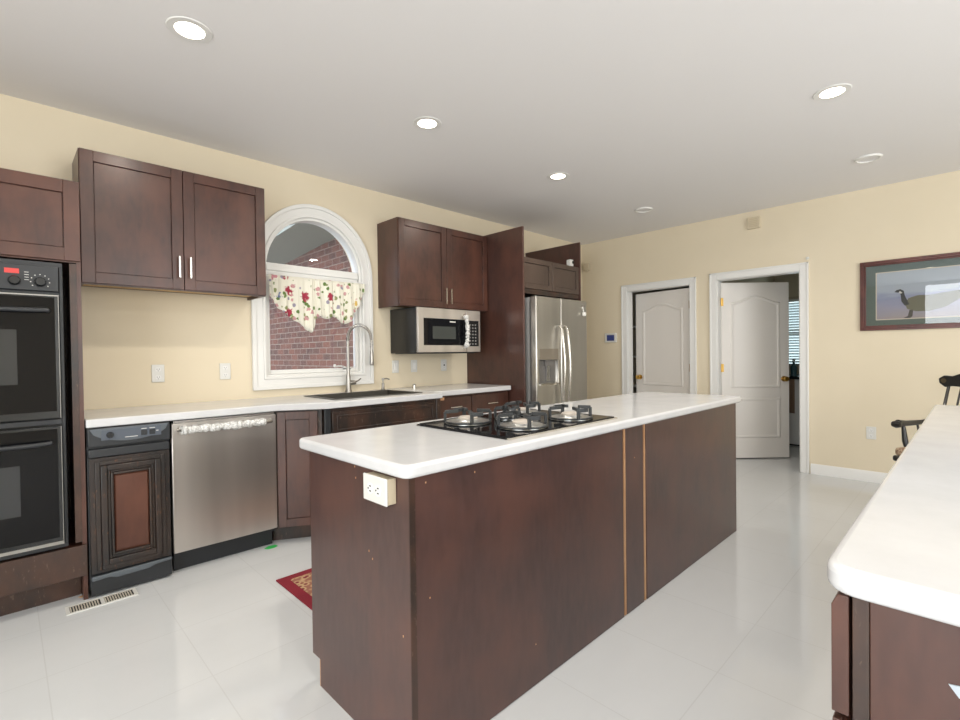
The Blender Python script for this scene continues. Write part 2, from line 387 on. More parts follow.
# ---- outside the window: brick side wing with its eave
struct(B().box(-2.75, -2.6, .16, 9, -.6, 4.2).build('wall_brick_outside', M['brick']))
b = B(); b.prism([(.17, 2.78), (8, 2.20), (8, 2.32), (.17, 2.90)], -3.35, -2.752, 'x')
struct(b.build('trim_eave', M['soffit'])); struct(B().box(-9, 4, .16, 12, -.7, -.55).build('ground', mat('paving', (.3, .3, .27), .9)))

# ================================================================ ceiling lights
def downlight(x, y, label):
    t = thing('recessed_light', label, 'ceiling light', (x, y, H), 0, 'lit recessed ceiling lights')
    B().lathe([(.052, .03), (.058, .004), (.060, -.004), (.088, -.004), (.092, 0), (.088, .0)], (x, y, H-.001), 36).build('trim_ring', M['white'], t)
    B().lathe([(0, -.003), (.05, -.003), (.059, -.001), (.059, 0), (0, .0)], (x, y, H-.0025), 32).build('diffuser', M['lamp'], t)
    d = bpy.data.lights.new('lamp', 'AREA'); d.shape = 'DISK'; d.size = .12; d.energy = LAMP_POWER; d.color = (1, .93, .82); d.spread = math.radians(165)
    o = bpy.data.objects.new('lamp_light', d); o.location = (0, 0, -.012); COL.objects.link(o); o.parent = t
downlight(-5.055, -1.30, 'lit round recessed ceiling light nearest the upper left of the photo')
downlight(-3.73, -1.33, 'lit round recessed ceiling light above the cooktop, second in the row from the left')
downlight(-2.36, -1.34, 'lit round recessed ceiling light above the tall refrigerator panel')
downlight(-2.275, -3.195, 'lit round recessed ceiling light on the right, over the peninsula')
for x in (-3.73, -5.055, -6.4): downlight(x, -3.195, 'lit recessed ceiling light out of the photo, behind the camera side')
for n_, (x, y, lb) in enumerate(((-.901, -3.19, 'unlit round ceiling fixture cover above the framed picture'), (-.93, -1.37, 'unlit round ceiling fixture cover near the pantry door'))):
    t = thing('ceiling_cover', lb, 'ceiling fixture', (x, y, H))
    B().lathe([(.068, -.001), (.070, -.012), (.082, -.012), (.088, 0)], (x, y, H), 36).build('ring', M['white'], t)
    B().lathe([(0, -.005), (.069, -.005), (.069, 0), (0, 0)], (x, y, H), 32).build('cover_plate', M['ceil'], t)

# ================================================================ cabinet helpers (all face -y unless a matrix is given)
def shaker(b, x0, x1, z0, z1, y, th=.02, rail=.058, rec=.009):
    # one slab with a square recessed centre; front at y-th
    yf = y-th; b.box(x0, x1, y-th+rec+.0045, y, z0, z1); g = .003
    b.box(x0+rail+g, x1-rail-g, y-th+rec, y-th+rec+.005, z0+rail+g, z1-rail-g)
    for q in ((x0, x0+rail, z0, z1), (x1-rail, x1, z0, z1), (x0+rail, x1-rail, z0, z0+rail), (x0+rail, x1-rail, z1-rail, z1)): b.box(q[0], q[1], y-th+rec, y-th+rec+.005, q[2], q[3])
    b.box(x0, x0+rail, yf, y-th+rec+.001, z0, z1); b.box(x1-rail, x1, yf, y-th+rec+.001, z0, z1)
    b.box(x0+rail, x1-rail, yf, y-th+rec+.001, z0, z0+rail); b.box(x0+rail, x1-rail, yf, y-th+rec+.001, z1-rail, z1)
def pull(x, y, z0, z1, parent, m='nickel', horiz=False, name='handle'):
    b = B()
    if not horiz:
        b.box(x-.0045, x+.0045, y-.032, y-.024, z0, z1)
        for z in (z0+.018, z1-.018): b.cyl((x, y+.001, z), (x, y-.026, z), .004, 8)
    else:
        L = z1; b.tube([(x-L, y-.028, z0), (x+L, y-.028, z0)], .006, 8)
        for dx in (-L+.02, L-.02): b.cyl((x+dx, y+.001, z0), (x+dx, y-.026, z0), .004, 8)
    return b.build(name, M[m], parent)

# ---- oven tower
tw = thing('oven_cabinet', 'tall espresso oven cabinet at the left edge holding the black double oven', 'cabinet', (-5.775, -.3, 0))
TX0, TX1, TY = -6.16, -5.39, -.60
b = B(); b.box(TX0, TX0+.018, TY, -.002, .0, 2.115); b.box(TX1-.018, TX1, TY, -.002, .0, 2.115); b.box(TX0+.018, TX1-.018, TY, -.002, 2.097, 2.115); b.box(TX0+.018, TX1-.018, TY, -.002, .26, .278); b.box(TX0+.018, TX1-.018, TY, -.002, 1.705, 1.72)
b.box(TX0+.018, TX1-.018, -.02, -.002, .278, 1.705)
b.build('carcass', M['wood'], tw)
b = B(); b.box(TX1-.045, TX1-.0185, TY-.003, TY+.018, .30, 1.70); b.box(TX0+.0185, TX0+.045, TY-.003, TY+.018, .30, 1.70); b.build('face_frame', M['worn'], tw)
for x0, x1 in ((TX0+.004, TX1-.002),):
    b = B(); shaker(b, x0, x1, 1.712, 2.108, TY-.001, rail=.062); b.build('door', M['wood'], tw, bevel=.0015)
B().box(TX0+.002, TX1-.001, TY-.018, TY-.001, .128, .285).build('lower_panel', M['worn'], tw, bevel=.002)
B().box(TX0+.02, TX1-.02, TY+.09, TY+.105, 0, .26).build('toe_kick', M['worn'], tw)

ov = thing('double_wall_oven', 'black built-in double wall oven with worn chrome edges', 'oven', (-5.775, -.62, .285))
OX0, OX1, OY = -6.088, -5.462, -.612
B().box(OX0+.02, OX1-.012, -.59, -.05, .286, 1.69).build('body', M['black'], ov)
b = B(); b.box(OX0, OX1, OY, -.585, .295, .318); b.box(OX0, OX1, OY, -.585, 1.672, 1.695); b.box(OX0, OX0+.012, OY, -.585, .318, 1.672); b.box(OX1-.014, OX1, OY, -.585, .318, 1.672); b.box(OX0+.012, OX1-.014, OY, -.585, .905, .93); b.box(OX0+.012, OX1-.014, OY, -.585, 1.538, 1.552)
b.build('trim_frame', M['blackm'], ov, bevel=.002)
cp = B().box(OX0+.012, OX1-.016, OY-.018, -.59, 1.552, 1.672).build('control_panel', M['blackm'], ov, bevel=.003)
for kx, kz in ((-5.635, 1.594), (-5.545, 1.594), (-5.95, 1.594)):
    b = B(); b.lathe([(0, -.03), (.017, -.03), (.021, -.022), (.023, 0), (0, 0)], (kx, OY-.018, kz), 24, 'y'); b.box(kx-.002, kx+.002, OY-.050, OY-.045, kz, kz+.016); b.build('knob', M['black'], cp)
B().box(-5.668, -5.618, OY-.0205, OY-.017, 1.628, 1.650).build('display', M['red_led'], cp)
b = B(); random.seed(3)
for k in range(9):
    a = -2.2+k*.55; b.box(-5.545+.034*math.sin(a)-.002, -5.545+.034*math.sin(a)+.002, OY-.0195, OY-.0175, 1.596+.034*math.cos(a)-.002, 1.596+.034*math.cos(a)+.002)
for k in range(4): b.box(-5.60, -5.585, OY-.0195, OY-.0175, 1.60+.012*k, 1.602+.012*k)
b.build('dial_markings', M['plate'], cp)
def oven_door(z0, z1, trim):
    d = B().box(OX0+.014, OX1-.020, OY-.030, -.60, z0, z1).build('oven_door', M['black'], ov, bevel=.003)
    B().box(OX0+.03, OX1-.034, OY-.033, OY-.0295, z0+.035, z1-.012).build('door_glass', M['bglass'], d)
    B().box(OX0+.13, OX1-.17, OY-.0342, OY-.0325, z0+.17, z1-.17).build('oven_window', mat('smoked_window', (.03, .032, .034), .12), d)
    b = B(); zz = z1-.078
    b.tube([(OX0+.05, OY-.03, zz), (OX0+.052, OY-.062, zz), (OX0+.09, OY-.068, zz), (OX1-.12, OY-.068, zz), (OX1-.062, OY-.060, zz+.002), (OX1-.06, OY-.03, zz)], .011, 10)
    b.build('door_handle', M['blackm'], d)
    b = B(); b.box(OX1-.0215, OX1-.0190, OY-.032, OY-.0285, z0, z1)
    if trim: b.box(OX0+.014, OX1-.0185, OY-.033, OY-.0285, z0, z0+.015)
    else: b.box(OX0+.014, OX1-.0185, OY-.033, OY-.0285, z1-.006, z1)
    b.build('chrome_edge', M['wornedge'], d)
oven_door(.937, 1.534, False); oven_door(.322, .898, True)

# ---- trash compactor
tc_ = thing('trash_compactor', 'narrow black trash compactor with raised wood panel beside the oven cabinet', 'trash compactor', (-5.2, -.3, 0))
CX0, CX1, CY = -5.383, -5.022, -.60
B().box(CX0, CX1, CY, -.04, .045, .868).build('body', M['blackm'], tc_)
cpn = B().box(CX0+.001, CX1-.001, CY-.030, CY, .772, .868).build('control_panel', M['blackm'], tc_, bevel=.004)
cxm = (CX0+CX1)/2; hw = .172
sm = [(cxm+hw*math.cos(a), .862+.072*math.sin(a)) for a in [PI+PI*i/20 for i in range(21)]]
sm = [(cxm-hw, .864)]+[(cxm-hw+2*hw*t, .864-.072*min(1, math.sin(PI*t)**.45)) for t in [i/24 for i in range(1, 24)]]+[(cxm+hw, .864)]
B().prism(sm, CY-.036, CY-.029, 'y').build('control_fascia', M['grayp'], cpn, bevel=.002)
b = B(); b.box(CX0+.055, CX1-.045, CY-.0385, CY-.0355, .804, .856); b.build('control_inset', mat('slate_inset', (.085, .10, .125), .35), cpn)
b = B(); b.lathe([(0, -.018), (.013, -.018), (.017, 0), (0, 0)], (CX0+.092, CY-.038, .829), 20, 'y'); b.box(CX0+.090, CX0+.094, CY-.058, CY-.055, .820, .840); b.build('knob', M['black'], cpn)
for x in (CX0+.225, CX0+.262): B().box(x, x+.026, CY-.043, CY-.038, .812, .840).build('button', M['blackm'], cpn, bevel=.002)
for a, c, z in ((.155, .21, .809), (.226, .25, .845), (.263, .288, .845), (.293, .304, .828)): B().box(CX0+a, CX0+c, CY-.0392, CY-.0383, z, z+.0032).build('printed_line', M['plate'], cpn)
B().box(CX0+.002, CX1-.002, CY-.024, CY, .715, .762).build('pull_bar', M['blackm'], tc_, bevel=.008, seg=3)
fr_ = B().box(CX0+.006, CX1-.004, CY-.016, CY, .120, .713).build('drawer_front', M['blackwood'], tc_, bevel=.002)
b = B(); x0, x1, z0, z1 = CX0+.028, CX1-.026, .135, .695
for i, (ins, d) in enumerate(((0, .010), (.022, .018), (.050, .007), (.064, .014))):
    w = (.022, .028, .014, .012)[i]
    X0, X1, Z0, Z1 = x0+ins, x1-ins, z0+ins, z1-ins; y0, y1 = CY-.016-d, CY-.0155
    b.box(X0, X0+w, y0, y1, Z0, Z1); b.box(X1-w, X1, y0, y1, Z0, Z1); b.box(X0+w, X1-w, y0, y1, Z0, Z0+w); b.box(X0+w, X1-w, y0, y1, Z1-w, Z1)
b.build('moulding', M['blackwood'], fr_, bevel=.005, seg=2)
X0, X1, Z0, Z1 = x0+.085, x1-.085, z0+.095, z1-.085
b = B(); q = [(x0+.076, z0+.076), (x1-.076, z0+.076), (x1-.076, z1-.076), (x0+.076, z1-.076)]; q2 = [(X0, Z0), (X1, Z0), (X1, Z1), (X0, Z1)]
b.loft([[(p[0], CY-.0155, p[1]) for p in q], [(p[0], CY-.026, p[1]) for p in q2]], sm=False); b.build('centre_panel', M['redwood'], fr_)
b = B(); b.box(CX0+.004, CX1-.002, CY-.020, CY, .012, .112); b.build('kick_plate', M['blackm'], tc_, bevel=.003)
b = B(); b.prism([(CX0+.006, .090), (CX0+.08, .094), (CX0+.11, .082), (CX0+.25, .086), (CX0+.28, .098), (CX1-.004, .102), (CX1-.004, .116), (CX0+.006, .112)], CY-.034, CY-.019, 'y'); b.build('foot_pedal', M['grayp'], tc_, bevel=.004)

# ---- dishwasher
dw = thing('dishwasher', 'stainless steel dishwasher with plastic-wrapped bar handle', 'dishwasher', (-4.72, -.3, 0))
DX0, DX1 = -5.012, -4.432
B().box(DX0+.006, DX1-.006, -.575, -.04, .09, .862).build('body', M['blackm'], dw)
dd = B().box(DX0, DX1, -.612, -.577, .118, .852).build('door_panel', M['steel'], dw, bevel=.004)
b = B(); b.tube([(DX0+.035, -.611, .815), (DX0+.045, -.650, .815), (DX0+.08, -.658, .815), (DX1-.08, -.658, .815), (DX1-.045, -.650, .815), (DX1-.035, -.611, .815)], .012, 10)
hd = b.build('handle', M['darknickel'], dd)
b = B(); random.seed(5); n = 44; pts = []; rr = []
for i in range(n):
    t = i/(n-1); pts.append((DX0+.038+(.462)*t, -.656+random.uniform(-.004, .004), .815+random.uniform(-.003, .003))); rr.append(.023+random.uniform(-.004, .004))
b.tube(pts, rr, 10); b.build('plastic_wrap', M['plastic_wrap'], hd)
B().box(DX0+.01, DX1-.01, -.606, -.578, .8525, .866).build('top_edge', M['nickel'], dw)
B().box(DX0+.012, DX1-.012, -.545, -.53, 0, .105).build('toe_kick', M['blackm'], dw)

# ---- corner and sink base cabinets
cbn = thing('angled_base_cabinet', 'narrow angled espresso base cabinet between the dishwasher and sink cabinet', 'cabinet', (-4.29, -.3, 0))
P0, P1 = Vector((-4.418, -.592)), Vector((-4.175, -.735))
d2 = (P1-P0); L = d2.length; ang = math.atan2(d2.y, d2.x)
B().prism([(-4.425, -.02), (-4.425, -.586), (P0.x, P0.y+.004), (P1.x-.002, P1.y+.004), (-4.165, -.02)], .10, .868).build('carcass', M['worn'], cbn)
b = B(); b.M = Matrix.Translation((P0.x, P0.y, 0)) @ Matrix.Rotation(ang, 4, 'Z'); shaker(b, .004, L-.030, .115, .862, .0, rail=.05); dr = b.build('door', M['wood'], cbn, bevel=.0015)
B().prism([(-4.42, -.50), (-4.17, -.635), (-4.17, -.61), (-4.42, -.48)], 0, .10).build('toe_kick', M['worn'], cbn)

sk = thing('sink_base_cabinet', 'worn espresso sink base cabinet that steps forward under the sink', 'cabinet', (-3.68, -.3, 0))
SX0, SX1, SY = -4.165, -3.165, -.735
B().box(SX0, SX1, SY, -.02, .10, .60).box(SX0, SX1, SY, SY+.02, .60, .868).box(SX0, SX0+.018, SY+.02, -.02, .60, .868).box(SX1-.018, SX1, SY+.02, -.02, .60, .868).build('carcass', M['worn'], sk)
B().box(SX0, SX0+.045, SY-.012, SY, .10, .868).build('corner_post', M['blackm'], sk, bevel=.004)
B().box(SX1-.045, SX1, SY-.012, SY, .10, .868).build('corner_post', M['worn'], sk, bevel=.004)
b = B(); b.box(SX0+.055, SX1-.055, SY-.016, SY, .69, .845)
x0, x1, z0, z1 = SX0+.085, SX1-.085, .715, .82
for (a, c, e, f_) in ((x0, x0+.012, z0, z1), (x1-.012, x1, z0, z1), (x0+.012, x1-.012, z0, z0+.012), (x0+.012, x1-.012, z1-.012, z1)): b.box(a, c, SY-.022, SY-.0155, e, f_)
b.build('false_drawer_front', M['worn'], sk, bevel=.003)
for (a, c) in ((SX0+.055, (SX0+SX1)/2-.003), ((SX0+SX1)/2+.003, SX1-.055)):
    b = B(); shaker(b, a, c, .12, .675, SY, rail=.06); b.build('door', M['worn'], sk, bevel=.0015)
B().box(SX0+.02, SX1-.02, SY+.08, SY+.095, 0, .10).build('toe_kick', M['worn'], sk)

dc = thing('drawer_base_cabinet', 'espresso base cabinet with two drawers below the microwave', 'cabinet', (-2.7, -.3, 0))
RX0, RX1, RY = -3.16, -2.20, -.595
B().box(RX0, RX1, RY, -.02, .10, .868).build('carcass', M['wood'], dc)
for (a, c) in ((RX0+.05, -2.70), (-2.69, RX1-.012)):
    f_ = B().box(a, c, RY-.020, RY, .675, .855).build('drawer', M['wood'], dc, bevel=.002); pull((a+c)/2, RY-.02, .768, .065, f_, horiz=True)
    b = B(); shaker(b, a, c, .12, .665, RY); b.build('door', M['wood'], dc, bevel=.0015)
B().box(RX0+.01, RX1-.01, RY+.07, RY+.085, 0, .10).build('toe_kick', M['wood'], dc)

# ---- countertops
def rounded(pts, r):
    out = []; n = len(pts)
    for i, p in enumerate(pts):
        rr = r[i] if isinstance(r, (list, tuple)) else r
        if not rr: out.append(p); continue
        a, c, e = Vector(pts[i-1]), Vector(p), Vector(pts[(i+1) % n]); u, v = (a-c).normalized(), (e-c).normalized()
        th = u.angle(v); dd_ = rr/math.tan(th/2); s_, e_ = c+u*dd_, c+v*dd_; k = 7
        for j in range(k+1):
            t = j/k; q = s_*(1-t)**2+c*2*t*(1-t)+e_*t*t; out.append((q.x, q.y))
    return out
ct = B().prism([(-5.386, -.002), (-5.386, -.625), (-4.425, -.625), (-4.165, -.775), (-3.165, -.775), (-3.165, -.002)], .872, .915).build('sink_countertop', M['counter'], bevel=.006, seg=3)
KX0, KX1, KY0, KY1 = -4.02, -3.28, -.62, -.17
cut(ct, B().box(KX0, KX1, KY0, KY1, .8, 1.0))
tag(ct, 'long white countertop under the arched window, holding the sink', 'countertop')
ct = B().prism([(-3.160, -.002), (-3.160, -.655), (-2.21, -.655), (-2.21, -.002)], .874, .917).build('side_countertop', M['counter'], bevel=.006, seg=3)
tag(ct, 'short white countertop below the microwave, against the tall wood panel', 'countertop')

s_ = thing('kitchen_sink', 'dark composite sink set into the countertop below the window', 'sink', (-3.65, -.4, .915))
b = B(); o_ = .018
for (a, c, e, f_) in ((KX0-o_, KX1+o_, KY0-o_, KY0+.012), (KX0-o_, KX1+o_, KY1-.012, KY1+o_), (KX0-o_, KX0+.012, KY0+.012, KY1-.012), (KX1-.012, KX1+o_, KY0+.012, KY1-.012)): b.box(a, c, e, f_, .9155, .920)
b.build('rim', M['sink'], s_, bevel=.002)
b = B(); g = .006
b.box(KX0+g, KX1-g, KY0+g, KY1-g, .70, .712); b.box(KX0+.003, KX0+.012, KY0+g, KY1-g, .712, .9155); b.box(KX1-.012, KX1-.003, KY0+g, KY1-g, .712, .9155); b.box(KX0+.012, KX1-.012, KY0+.003, KY0+.012, .712, .9155); b.box(KX0+.012, KX1-.012, KY1-.012, KY1-.003, .712, .9155)
b.build('basin', M['sink'], s_)
B().lathe([(0, .004), (.03, .004), (.042, .006), (.045, 0), (0, 0)], (-3.65, -.39, .712), 20).build('drain', M['nickel'], s_)

fx, fy = -3.615, -.085
fa = thing('kitchen_faucet', 'tall spring pull-down kitchen faucet in brushed metal behind the sink', 'faucet', (fx, fy, .915))
B().lathe([(0, 0), (.030, 0), (.030, .008), (.024, .02), (.020, .06), (.019, .13), (.014, .16), (.014, .20)], (fx, fy, .915), 20).build('base', M['darknickel'], fa)
b = B(); b.tube([(fx, fy, 1.05), (fx, fy, 1.36)], .011, 12)
pa = [(fx+.112-.112*math.cos(a), fy, 1.36+.115*math.sin(a)*1.05) for a in [PI*i/16 for i in range(17)]]
b.tube([(fx, fy, 1.34)]+pa+[(fx+.226, fy, 1.31), (fx+.228, fy, 1.26)], .0085, 10); b.build('spout', M['darknickel'], fa)
b = B(); pth = [(fx, fy, 1.30), (fx, fy, 1.35)]+pa+[(fx+.225, fy, 1.30)]
hx = []; N = 46*8
def along(t):
    f_ = t*(len(pth)-1); i = min(int(f_), len(pth)-2); return Vector(pth[i]).lerp(Vector(pth[i+1]), f_-i), (Vector(pth[i+1])-Vector(pth[i])).normalized()
for i in range(N+1):
    p, t = along(i/N); side = Vector((0, 1, 0)); nn = t.cross(side); a = 2*PI*i/8; hx.append(p+side*.0135*math.cos(a)+nn*.0135*math.sin(a))
b.tube(hx, .0022, 5); b.build('spring_coil', M['nickel'], fa)
B().lathe([(0, .0), (.016, .0), (.019, .02), (.016, .08), (.013, .13), (0, .13)], (fx+.228, fy, 1.135), 18).build('spray_head', M['darknickel'], fa)
b = B(); b.lathe([(0, -.03), (.016, -.028), (.02, -.01), (.02, .01), (.016, .028), (0, .03)], (fx+.035, fy-.005, .995), 16, 'x'); b.tube([(fx+.05, fy-.01, .998), (fx+.075, fy-.03, 1.01), (fx+.09, fy-.05, 1.03)], [.008, .006, .005], 8); b.build('lever', M['darknickel'], fa)
sx_, sy_ = -3.285, -.10
sd = thing('soap_dispenser', 'small pump soap dispenser beside the sink, right of the faucet', 'soap dispenser', (sx_, sy_, .915))
B().lathe([(0, 0), (.020, 0), (.020, .006), (.013, .012), (.012, .06), (.007, .065), (.007, .09), (0, .09)], (sx_, sy_, .915), 16).build('collar', M['darknickel'], sd)
b = B(); b.cyl((sx_, sy_, 1.0), (sx_, sy_, 1.022), .011, 12); b.tube([(sx_, sy_, 1.012), (sx_+.03, sy_-.01, 1.016), (sx_+.055, sy_-.02, 1.008)], .006, 8); b.build('pump_spout', M['darknickel'], sd)
tag(B().lathe([(0, 0), (.018, 0), (.018, .028), (.012, .034), (0, .034)], (-2.96+.0, -.12, .917), 18).build('air_gap_cap', M['nickel']), 'short round metal air gap cap on the countertop below the wall outlets', 'air gap')
# raw broken end where the two counters meet
tag(B().prism([(-3.170, -.755), (-3.150, -.768), (-3.120, -.74), (-3.118, -.70), (-3.155, -.68)], .852, .871).build('wood_chip', M['raw']), 'splintered orange raw wood bit under the step between the two countertops', 'wood scrap')

# ---- upper cabinets
def upper(name, label, x0, x1, z0, z1, hs, yb=-.31, side=None):
    t = thing(name, label, 'cabinet', ((x0+x1)/2, -.16, z0))
    b = B(); b.box(x0, x0+.016, yb, -.002, z0, z1); b.box(x1-.016, x1, yb, -.002, z0, z1); b.box(x0+.016, x1-.016, yb, -.002, z1-.016, z1); b.box(x0+.016, x1-.016, -.014, -.002, z0+.02, z1-.016); b.box(x0+.016, x1-.016, yb, yb+.018, z0, z0+.045)
    b.build('carcass', M['panel'], t)
    B().box(x0+.0165, x1-.0165, yb+.0185, -.0145, z0+.022, z0+.036).build('bottom_panel', M['tan'], t)
    xm = (x0+x1)/2
    for k, (a, c) in enumerate(((x0+.003, xm-.002), (xm+.002, x1-.003))):
        b = B(); shaker(b, a, c, z0+.006, z1-.004, yb-.001, rail=.06); d = b.build('door', M['wood'], t, bevel=.0015)
        hx_ = c-.028 if k == 0 else a+.028
        pull(hx_, yb-.021, z0+hs[0], z0+hs[1], d)
    return t
upper('upper_cabinet', 'double-door espresso upper cabinet between the oven cabinet and the arched window', -5.365, -4.368, 1.640, 2.386, (.075, .205))
B_ = upper('upper_cabinet', 'double-door espresso upper cabinet above the microwave', -3.258, -2.185, 1.645, 2.402, (.045, .185))

# ---- microwave
mw = thing('microwave', 'stainless over-the-range microwave under the upper cabinet', 'microwave', (-2.77, -.2, 1.235))
MX0, MX1, MZ0, MZ1 = -3.135, -2.385, 1.237, 1.638
B().box(MX0, MX1, -.385, -.004, MZ0, MZ1).build('body', M['black'], mw, bevel=.003)
b = B(); xd = -2.565
B().box(MX0, MX1, -.395, -.3855, MZ0+.002, MZ1-.002).build('front_frame', M['blackm'], mw)
md = b.box(MX0, xd-.003, -.420, -.396, MZ0+.006, MZ1-.004).build('door', M['steel'], mw, bevel=.003)
B().box(MX0+.062, xd-.008, -.4225, -.4195, MZ0+.068, MZ1-.095).build('door_glass', M['bglass'], md)
B().box(MX0+.16, xd-.14, -.4240, -.4222, MZ0+.125, MZ1-.165).build('oven_window', mat('microwave_screen', (.05, .055, .05), .2), md)
B().box(MX0+.36, MX0+.43, -.4238, -.4224, MZ1-.125, MZ1-.115).build('display_text', M['plate'], md)
b = B(); hx0 = xd-.035
b.tube([(hx0, -.419, MZ1-.05), (hx0, -.455, MZ1-.065), (hx0, -.468, MZ1-.13), (hx0, -.472, MZ0+.2), (hx0, -.468, MZ0+.12), (hx0, -.455, MZ0+.055), (hx0, -.419, MZ0+.04)], .013, 10); mh = b.build('handle', M['nickel'], md)
b = B(); random.seed(9); pts = []; rr = []
for i in range(30):
    t = i/29; z = MZ1-.06-t*.29; pts.append((hx0+random.uniform(-.003, .003), -.455-.018*math.sin(PI*t), z)); rr.append(.018+random.uniform(-.004, .006)+(.006 if i > 25 or i < 3 else 0))
b.tube(pts, rr, 9); b.build('plastic_wrap', M['plastic_wrap'], mh)
kp = B().box(xd+.001, MX1, -.420, -.396, MZ0+.006, MZ1-.004).build('control_panel', M['steel'], mw, bevel=.003)
B().box(xd+.016, MX1-.024, -.4222, -.4195, MZ0+.06, MZ1-.10).build('keypad', M['black'], kp)
b = B()
for i in range(3):
    for j in range(7): b.box(xd+.032+i*.036, xd+.050+i*.036, -.4236, -.4221, MZ0+.075+j*.03, MZ0+.088+j*.03)
b.build('keys', mat('grey_key_print', (.22, .21, .20), .5), kp)
b = B(); b.box(MX0+.02, MX1-.02, -.36, -.05, MZ0-.006, MZ0+.001); b.build('underside_vent', M['blackm'], mw)

# ---- refrigerator niche
PX = -2.176
pn = B().box(PX, PX+.02, -.79, -.002, 0, 2.42).build('tall_side_panel', M['panel'], bevel=.0015); tag(pn, 'tall espresso panel left of the refrigerator, reaching above the cabinets', 'cabinet panel')
PR = -1.20
pn = B().box(PR, PR+.02, -.765, -.002, 0, 2.42).build('tall_side_panel', M['panel'], bevel=.0015); tag(pn, 'tall espresso panel right of the refrigerator, nearest the room corner', 'cabinet panel')
fc_ = thing('over_fridge_cabinet', 'small two-door brown cabinet bridging above the refrigerator', 'cabinet', (-1.68, -.38, 1.82))
B().box(PX+.021, PR-.001, -.735, -.01, 1.83, 2.15).build('carcass', M['panel'], fc_)
B().box(PX+.022, PR-.002, -.750, -.7352, 1.80, 1.845).build('bottom_rail', M['worn'], fc_)
xm = (PX+.02+PR)/2
greyw = wood('grey_brown_wood', (.055, .036, .028), (.075, .050, .038), (.085, .055, .042), .4)
for a, c in ((PX+.024, xm-.002), (xm+.002, PR-.003)):
    b = B(); shaker(b, a, c, 1.850, 2.147, -.736, rail=.05); b.build('door', greyw, fc_, bevel=.0015)

rf = thing('refrigerator', 'stainless side-by-side refrigerator with in-door water dispenser', 'refrigerator', (-1.68, -.45, 0))
FX0, FX1, FY, FZ = -2.112, -1.262, -.89, 1.765
B().box(FX0+.006, FX1-.006, -.80, -.06, .02, FZ-.01).build('body', mat('fridge_side_grey', (.42, .42, .41), .4, .3), rf)
fs = -1.722; doors = []
for a, c in ((FX0, fs-.003), (fs+.003, FX1)):
    doors.append(B().box(a, c, FY, -.815, .10, FZ).build('door', M['steelv'], rf, bevel=.012, seg=3))
DXa, DXb = -2.065, -1.775
cut(doors[0], B().box(DXa, DXb, -.95, -.86, .93, 1.155))
b = B(); b.box(DXa+.001, DXb-.001, -.862, -.858, .931, 1.154); b.prism([(DXa+.001, -.889), (DXa+.012, -.889), (DXa+.012, -.862), (DXa+.001, -.862)], .931, 1.154); b.box(DXa+.09, DXb-.09, -.885, -.862, 1.10, 1.154)
b.build('dispenser_recess', mat('dispenser_grey', (.16, .15, .14), .35), doors[0])
b = B(); b.prism([(-.885, 1.10), (-.870, 1.10), (-.864, .95), (-.872, .95)], DXa+.12, DXa+.165, 'x'); b.build('dispenser_paddle', M['chrome'], doors[0])
B().box(DXa, DXb, -.8925, -.8885, 1.160, 1.265).build('dispenser_display', mat('display_taupe', (.30, .26, .21), .35, .5), doors[0])
B().box(DXa, DXb, -.905, -.889, .915, .931).build('drip_tray', M['nickel'], doors[0])
for x, d in ((fs-.045, doors[0]), (fs+.045, doors[1])):
    b = B(); pts = [(x, FY+.002, 1.49), (x, FY-.03, 1.48)]+[(x, FY-.045-.03*math.sin(PI*i/10), 1.46-i*.076) for i in range(11)]+[(x, FY-.03, .68), (x, FY+.002, .67)]
    b.tube(pts, .013, 10); b.build('handle', M['nickel'], d)
mg = thing('fridge_hook', 'small white hook with round weight stuck high on the right refrigerator door', 'hook', (-1.30, FY, 1.64))
b = B(); b.lathe([(0, -.004), (.030, -.004), (.030, 0), (0, 0)], (-1.35, FY-.001, 1.69), 20, 'y'); b.build('backplate', M['nickel'], mg)
b = B(); b.tube([(-1.35, FY-.008, 1.70), (-1.35, FY-.014, 1.67), (-1.35, FY-.016, 1.645)], .006, 8); b.lathe([(0, -.026), (.020, -.02), (.024, 0), (.018, .018), (0, .022)], (-1.35, FY-.0255, 1.625), 14); b.build('hook', M['plate'], mg)
cm = thing('security_camera', 'small white camera on top of the cabinet above the refrigerator', 'camera', (-1.30, -.70, 2.15))
B().box(-1.325, -1.27, -.735, -.68, 2.151, 2.225).build('housing', M['plate'], cm, bevel=.006)
B().lathe([(0, -.01), (.014, -.008), (.016, 0), (0, 0)], (-1.283, -.7355, 2.195), 14, 'y').build('lens', M['black'], cm)

